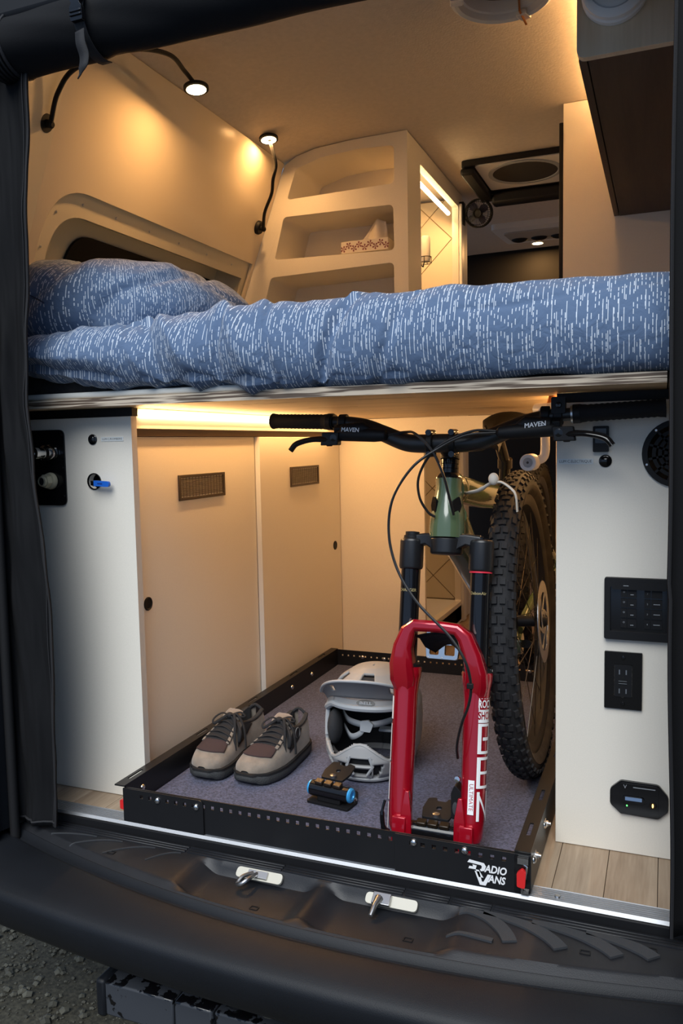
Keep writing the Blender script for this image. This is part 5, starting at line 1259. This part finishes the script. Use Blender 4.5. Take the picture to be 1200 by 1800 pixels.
MB().plate(rpoly([(-.014, -.035), (.010, -.030), (.012, .025), (-.004, .040), (-.014, .02)], .006, 4), lambda a, b, h: V(-.384+a*.8, 1.570+h, .118+b), -.012, .018).build('body', M_blackm, cal, bevel=.002)
MB().lathe([(.006, 0), (.006, .006), (.0001, .007)], (-.380, 1.560, .170), (-.2, -1, .2), 10).build('bolt', M_chrome, cal)
MB().plate(circ(-.386, .108, .006, 12, .014), FY(1.556), 0, .003).build('piston_face', M_steel, cal)

# ================================================================== HELMET
he = thing('full_face_helmet', 'grey full-face bike helmet with visor facing out', 'helmet')
he.matrix_world = Matrix.Translation(V(-.690, 1.930, CZ+.001)) @ Matrix.Rotation(radians(6), 4, 'Z') @ Matrix.Diagonal((1.02, 1, .90, 1))
HP = [(0.0, .078, -.125, .085), (.03, .100, -.152, .110), (.065, .110, -.162, .128), (.10, .113, -.152, .140), (.14, .115, -.134, .147), (.18, .113, -.122, .146), (.215, .102, -.108, .134), (.245, .082, -.085, .110), (.265, .055, -.055, .078), (.275, .026, -.026, .04), (.277, .002, -.002, .012)]
def hsec(z):
    for a, b in zip(HP, HP[1:]):
        if z <= b[0]:
            t = (z-a[0])/(b[0]-a[0]); return [a[i]+(b[i]-a[i])*t for i in range(1, 4)]
    return HP[-1][1:]
def hz(v):
    k = spline([V(0, h[0], 0) for h in HP], 8); i = v*(len(k)-1); j = min(int(i), len(k)-2); return k[j].y+(k[j+1].y-k[j].y)*(i-j)
def hpt(a, z, s=1.):
    w, f, b = hsec(z); cy = .0; c, n = cos(a), sin(a)      # a=0 front (-y)
    ex = lambda q, p: math.copysign(abs(q)**p, q)
    x = w*ex(n, .85)*s; y = (cy+(f-cy)*ex(c, .85)*s) if c > 0 else (cy-(b-cy)*ex(c, .85)*s)
    return V(x, y, z)
def opening(a, z):
    d = abs(a); zt = .192-.030*max(0, d-.75)**1.5*3; zb = .092+.020*math.exp(-(d/.22)**2)-.022*math.exp(-((d-.62)/.25)**2)
    return d < 1.12 and zb < z < zt
def chinvent(a, z):
    d = abs(a)
    if .024 < z < .074 and d < .20 and not (.048 < z < .054): return True
    if .020 < z < .062 and .26 < d < .36+.1*(z-.02)/.04: return True
    if .036 < z < .072 and .62 < d < .98 and z > .036+.05*(d-.62): return True
    return False
def domevent(a, z):
    d = abs(a)
    if .222 < z < .250 and (.28 < d < .62): return True
    if .226 < z < .262 and (.95 < d < 1.45): return True
    if .252 < z < .268 and d < .22: return True
    if .215 < z < .250 and (1.8 < d < 2.3): return True
    if .14 < z < .175 and 1.75 < d < 2.2: return True
    return False
def hskip(u, v):
    a = (u-.5)*2*pi; z = hz(v); return opening(a, z) or chinvent(a, z) or domevent(a, z)
MB().grid(lambda u, v: hpt((u-.5)*2*pi, hz(v)), 180, 110, skip=hskip).build('shell', M_greyp, he, local=True, solid=.010, ang=50)
MB().grid(lambda u, v: hpt((u-.5)*2*pi, hz(v), .90), 80, 50, skip=lambda u, v: (lambda a, z: abs(a) < 1.25 and .075 < z < .225)((u-.5)*2*pi, hz(v)) or hz(v) < .02 or hz(v) > .262).build('liner', M_greyd, he, local=True, solid=.006)
# rim bands around the opening
MB().tube([hpt((i/40-.5)*2.24, .192-.030*max(0, abs((i/40-.5)*2.24)-.75)**1.5*3+.005)+V(0, -.003, 0) for i in range(41)], .0095, 8).build('brow_band', M_greyl, he, local=True)
for sx in (-1, 1):
    MB().ell((sx*.083, -.075, .125), .018, .032, .050, 16, 12).build('cheek_pad', M_greyd, he, local=True)
    MB().tube([hpt(sx*1.13, .10+.09*i/8) for i in range(9)], .006, 8).build('side_trim', M_greyl, he, local=True)
MB().tube(spline([hpt((i/10-.5)*2.2, .088+.020*math.exp(-((i/10-.5)*2.2/.22)**2)-.022*math.exp(-((abs((i/10-.5)*2.2)-.62)/.25)**2))+V(0, -.001, 0) for i in range(11)], 4), .0052, 8).build('chin_rim', M_greyp, he, local=True)
MB().tube([hpt((i/30-.5)*1.9, .012)+V(0, -.004, 0) for i in range(31)], .008, 8).build('chin_lower_rim', M_greyl, he, local=True)
# raised chin ridges framing the centre vent
for sx in (-1, 1):
    MB().tube([hpt(sx*.16, .082)+V(0, -.004, 0), hpt(sx*.24, .055)+V(0, -.004, 0), hpt(sx*.13, .030)+V(0, -.004, 0), hpt(sx*.22, .012)+V(0, -.004, 0)], .004, 6).build('chin_ridge', M_greyl, he, local=True)
# visor
def vis(u, v):
    x = (u-.5)*2; th = x*1.15; w = .112
    y0 = -.100*cos(th)-.018; yv = y0-.055*v*cos(th*.9)
    z = .226-.010*abs(x)**2-.030*abs(x)**3+v*(.036+.050*cos(th))-.022*v*v
    return V(w*sin(th)/sin(1.15)*(1+.06*v), yv+.030*abs(x)**2.2*(1-v*.4), z)
MB().grid(vis, 40, 12, skip=lambda u, v: .30 < v < .75 and (.20 < u < .25 or .75 < u < .80)).build('visor', M_greyp, he, local=True, solid=.005)
MB().tube([vis(i/40, 1) for i in range(41)], .0042, 8).build('visor_rim', M_greyl, he, local=True)
MB().grid(lambda u, v: hpt((u-.5)*1.6, .200+.026*v, 1.03)+V(0, -.008*(1-v)*0, 0), 24, 4).build('visor_base', M_greyp, he, local=True, solid=.004)
MB().add([hpt(.05+.16*cos(t), .2125+.0075*sin(t), 1.06)+V(0, -.002, 0) for t in [2*pi*i/20 for i in range(20)]], [tuple(range(20))]).build('badge', M_helmlog, he, local=True)
vs_, fs_ = text_geo('BELL', .0095, bold=.0003, sx=1.25)
MB().add([hpt(.05+a/.12, .2125+b, 1.065)+V(0, -.003, 0) for a, b in vs_], fs_).build('badge_lettering', M_greyl, he, local=True, flat=True)
for sx in (-1, 1): MB().lathe([(.011, 0), (.011, .004), (.008, .006), (.0001, .006)], hpt(sx*1.25, .205)+V(sx*.004, 0, 0), (sx, -.2, 0), 16).build('visor_screw', M_greyl, he, local=True)
def strap_(pts, w): 
    p = spline(pts, 6); MB().loft([[q+V(0, -.001, -w), q+V(0, .001, w)] for q in p], cap=False, closed=False).build('chin_strap', M_greyl, he, local=True, solid=.002)
strap_([V(-.078, -.02, .150), V(-.055, -.055, .140), V(-.025, -.075, .138), V(-.002, -.082, .139), V(.03, -.072, .141), V(.07, -.03, .145)], .0085)
strap_([V(-.072, -.03, .11), V(-.045, -.065, .095), V(-.015, -.085, .115), V(-.002, -.086, .135)], .0085)
MB().plate(rpoly([(-.016, -.016), (.010, -.018), (.018, .004), (.006, .016), (-.014, .012)], .004, 3), lambda a, b, h: V(a, -.088+h, .138+b), -.003, .004).build('strap_buckle', M_greyl, he, local=True, bevel=.002)
MB().box(.035, .075, .04, .048, .15, .185).build('liner_label', M_label, he, local=True)
MB().obox((.045, -.02, .105), (.028, 0, 0), (0, .012, .001), (0, 0, .004)).build('liner_pad', M_greyl, he, local=True, bevel=.003)

# ================================================================== SHOES
def make_shoe(label, mir):
    t = thing('shoe', label, 'shoe', group='pair of riding shoes')
    m_ = -1 if mir else 1
    Lc = .285
    def outl(s):       # half widths (inner, outer) along the shoe, s 0 toe .. 1 heel
        tab = [(0, .012, .012), (.03, .032, .030), (.08, .044, .043), (.18, .051, .052), (.30, .051, .054), (.45, .043, .050), (.60, .037, .044), (.78, .037, .040), (.90, .035, .036), (.96, .027, .027), (1, .010, .010)]
        for a, b in zip(tab, tab[1:]):
            if s <= b[0]: k = (s-a[0])/(b[0]-a[0]); k = k*k*(3-2*k) if False else k; return a[1]+(b[1]-a[1])*k, a[2]+(b[2]-a[2])*k
        return tab[-1][1:]
    S = [0, .01, .02, .035, .055, .08, .11, .15, .2, .25, .3, .36, .42, .48, .54, .60, .66, .72, .78, .84, .88, .92, .95, .97, .985, 1.0]
    cl = lambda s: m_*.010*sin(pi*s)                   # slight curve of the last
    def loop(grow, z, up=0.):
        l = [V(cl(s)-m_*(outl(s)[0]+grow), -Lc/2+(Lc)*s+(-grow if s < .02 else grow if s > .98 else 0), z+up*max(0, .12-s)**2*6) for s in S]
        r = [V(cl(s)+m_*(outl(s)[1]+grow), -Lc/2+(Lc)*s+(-grow if s < .02 else grow if s > .98 else 0), z+up*max(0, .12-s)**2*6) for s in reversed(S)]
        return l+r
    so = MB().loft([loop(.001, .002, .1), loop(.005, .006, .1), loop(.006, .016, .06), loop(.005, .028, .03), loop(.002, .031, .03)]); so.build('sole', M_sole, t, local=True, ang=50)
    MB().loft([loop(.0066, .0255, .03), loop(.0058, .030, .03), loop(.0005, .0318, .03)], cap=False).build('foxing_stripe', M_rub, t, local=True)
    def hgt(s):        # ridge height above the ground
        tab = [(0, .038), (.05, .055), (.14, .066), (.25, .074), (.38, .090), (.50, .106), (.58, .112), (.70, .104), (.80, .104), (.92, .118), (1, .112)]
        for a, b in zip(tab, tab[1:]):
            if s <= b[0]: return a[1]+(b[1]-a[1])*(s-a[0])/(b[0]-a[0])
    NA = 24
    def sec(s, i):
        wi, wo = outl(s); h = hgt(s)-.030; th = pi*i/NA; c = cos(th); w = wi if c > 0 else wo
        open_ = ss(.52, .62, s)*ss(1.02, .95, s)
        p_ = .62-.06*open_; xx = math.copysign(abs(c)**p_, c); zz = sin(th)**(.80-.25*open_)
        narrow = 1-(.20*ss(.25, .5, s)-.14*open_)*zz
        x = cl(s)-m_*xx*w*narrow; y = -Lc/2+Lc*s+(-.010*zz*ss(.9, 1, s)); z = .030+h*zz
        return V(x, y, z)
    def surf(s, i, off=0.):
        p = sec(s, i)
        if off:
            d = (sec(min(1, s+.004), i)-sec(max(0, s-.004), i)).cross(sec(s, i+.1)-sec(s, i-.1))
            if d.length > 1e-12: p = p+d.normalized()*off*(1 if d.dot(p-V(cl(s), -Lc/2+Lc*max(.12, min(.9, s)), .04)) > 0 else -1)
        return p
    NS = 70
    def sv(v): return v*v*(3-2*v)*.35+v*.65
    up_ = MB().grid(lambda u, v: surf(sv(v), u*NA), 48, NS, skip=lambda u, v: .60 < sv(v) < .958 and .25 < u < .75)
    uo = up_.build('upper', M_suede, t, local=True, ang=180)
    def patch(name, m, f, nu=16, nv=14, off=.0018, th=.002):
        return MB().grid(lambda u, v: surf(*f(u, v), off), nu, nv).build(name, m, t, local=True, ang=180, solid=th)
    patch('toe_box', M_maroon, lambda u, v: (.115+.165*v-.05*(abs(u-.5)*2)**2*(v-1)*-1*0+.055*(abs(u-.5)*2)**2*(1-v), 12+(u-.5)*(11.5-2.8*v)))
    patch('tongue', M_lace, lambda u, v: (.275+.30*v, 12+(u-.5)*(8.2-1.0*v)), 12, 20)
    for q0, q1 in ((2.0, 6.2), (22.0, 17.8)):
        patch('side_panel', M_lace, lambda u, v, q0=q0, q1=q1: (.46+.20*v+.10*(u-.5), q0+(q1-q0)*u*(1-.35*abs(v-.5)*2)), 10, 12, .0016)
        patch('lace_stay', M_suede, lambda u, v, q0=q0: (.27+.27*v, (7.2 if q0 < 12 else 16.8)+(1.3 if q0 < 12 else -1.3)*u), 4, 16, .0034, .003)
    # inner lining, dark bowl following the collar
    lin = MB(); R_ = []
    for s in [.58, .62, .66, .70, .76, .82, .88, .92, .955]:
        e_ = [sec(s, i) for i in range(NA+1)]; a = e_[6]; b = e_[NA-6]; R_.append([a+V(0, 0, .003), a.lerp(b, .12)+V(0, 0, .001), a.lerp(b, .15)-V(0, 0, .035), a.lerp(b, .5)-V(0, 0, .05), a.lerp(b, .85)-V(0, 0, .035), a.lerp(b, .88)+V(0, 0, .001), b+V(0, 0, .003)])
    lin.loft(R_, cap=False, closed=False); lin.build('lining', M_greyd, t, local=True, solid=.003)
    rim = [sec(s, 6) for s in (.58, .64, .70, .76, .82, .88, .93, .96)]+[sec(.962, 12)+V(0, -.001, -.001)]+[sec(s, NA-6) for s in (.96, .93, .88, .82, .76, .70, .64, .58)]
    MB().tube(spline(rim, 4), .0042, 8).build('collar', M_greyd, t, local=True)
    tn_ = [sec(.52, 12)+V(0, 0, .002), sec(.57, 12)+V(0, -.002, .006), sec(.60, 12)+V(0, .004, .014)]
    MB().loft([[p+V(-.024*k, .004, -.004), p+V(-.014*k, 0, .002), p+V(.014*k, 0, .002), p+V(.024*k, .004, -.004)] for p, k in zip(tn_, (1, 1.05, .9))], cap=False, closed=False).build('tongue_top', M_suede, t, local=True, solid=.007)
    for k in range(5):
        s = .29+.058*k; up = V(0, -.001, .006); a = sec(s, 8)+V(-m_*-.0, 0, .004); b = sec(s+.02, NA-8)+V(0, 0, .004); c = sec(s+.01, 12)+up
        MB().tube(spline([sec(s-.005, 7)+V(0, 0, .001), a, c, b, sec(s+.025, NA-7)+V(0, 0, .001)], 5), .0042, 8, flat=.6).build('lace', M_lace, t, local=True)
    kn = sec(.54, 12)+V(0, -.004, .010)
    MB().ell(kn, .011, .009, .008, 12, 8).build('lace_knot', M_lace, t, local=True)
    def lc_(pts): MB().tube(spline(pts, 6), .0036, 8, flat=.6).build('lace_end', M_lace, t, local=True)
    o1 = V(.046, -.050, -.052)
    lc_([kn, kn+V(.020, -.010, .006), kn+V(.034, -.030, -.016), kn+V(.040, -.042, -.040), kn+V(.046, -.050, -.072)])
    lc_([kn, kn+V(.022, .002, .004), kn+V(.044, -.004, -.022), kn+V(.056, -.016, -.054), kn+V(.060, -.022, -.074)])
    lc_([kn, kn+V(-.016, -.012, .008), kn+V(-.032, -.026, -.004), kn+V(-.024, -.036, -.012), kn+V(-.004, -.008, .002)])
    lc_([kn, kn+V(.026, .010, .008), kn+V(.040, .012, -.002), kn+V(.026, .008, -.004), kn])
    lc_([kn, kn+V(.030, -.012, -.010), kn+V(.050, -.030, -.030), kn+V(.047, -.034, -.055), kn+V(.038, -.022, -.030), kn+V(.010, -.004, 0)])
    # round side emblem on the outer flank
    for mm in (1,):
        cc = sec(.60, 20 if m_ > 0 else 20); MB().tube([cc+V(.0035, .011*cos(a), .013*sin(a)) for a in [2*pi*i/20 for i in range(21)]], .0016, 6).build('emblem', mat('grey_emblem', (.12, .12, .12), .6), t, local=True)
    return t
s1 = make_shoe('taupe and black lace-up shoe next to the tray rail', True)
s1.location = (-1.045, 1.812, CZ); s1.rotation_euler = (0, 0, radians(-3))
s2 = make_shoe('taupe and black lace-up shoe on the helmet side of the pair', False)
s2.location = (-.925, 1.822, CZ); s2.rotation_euler = (0, 0, radians(-5))
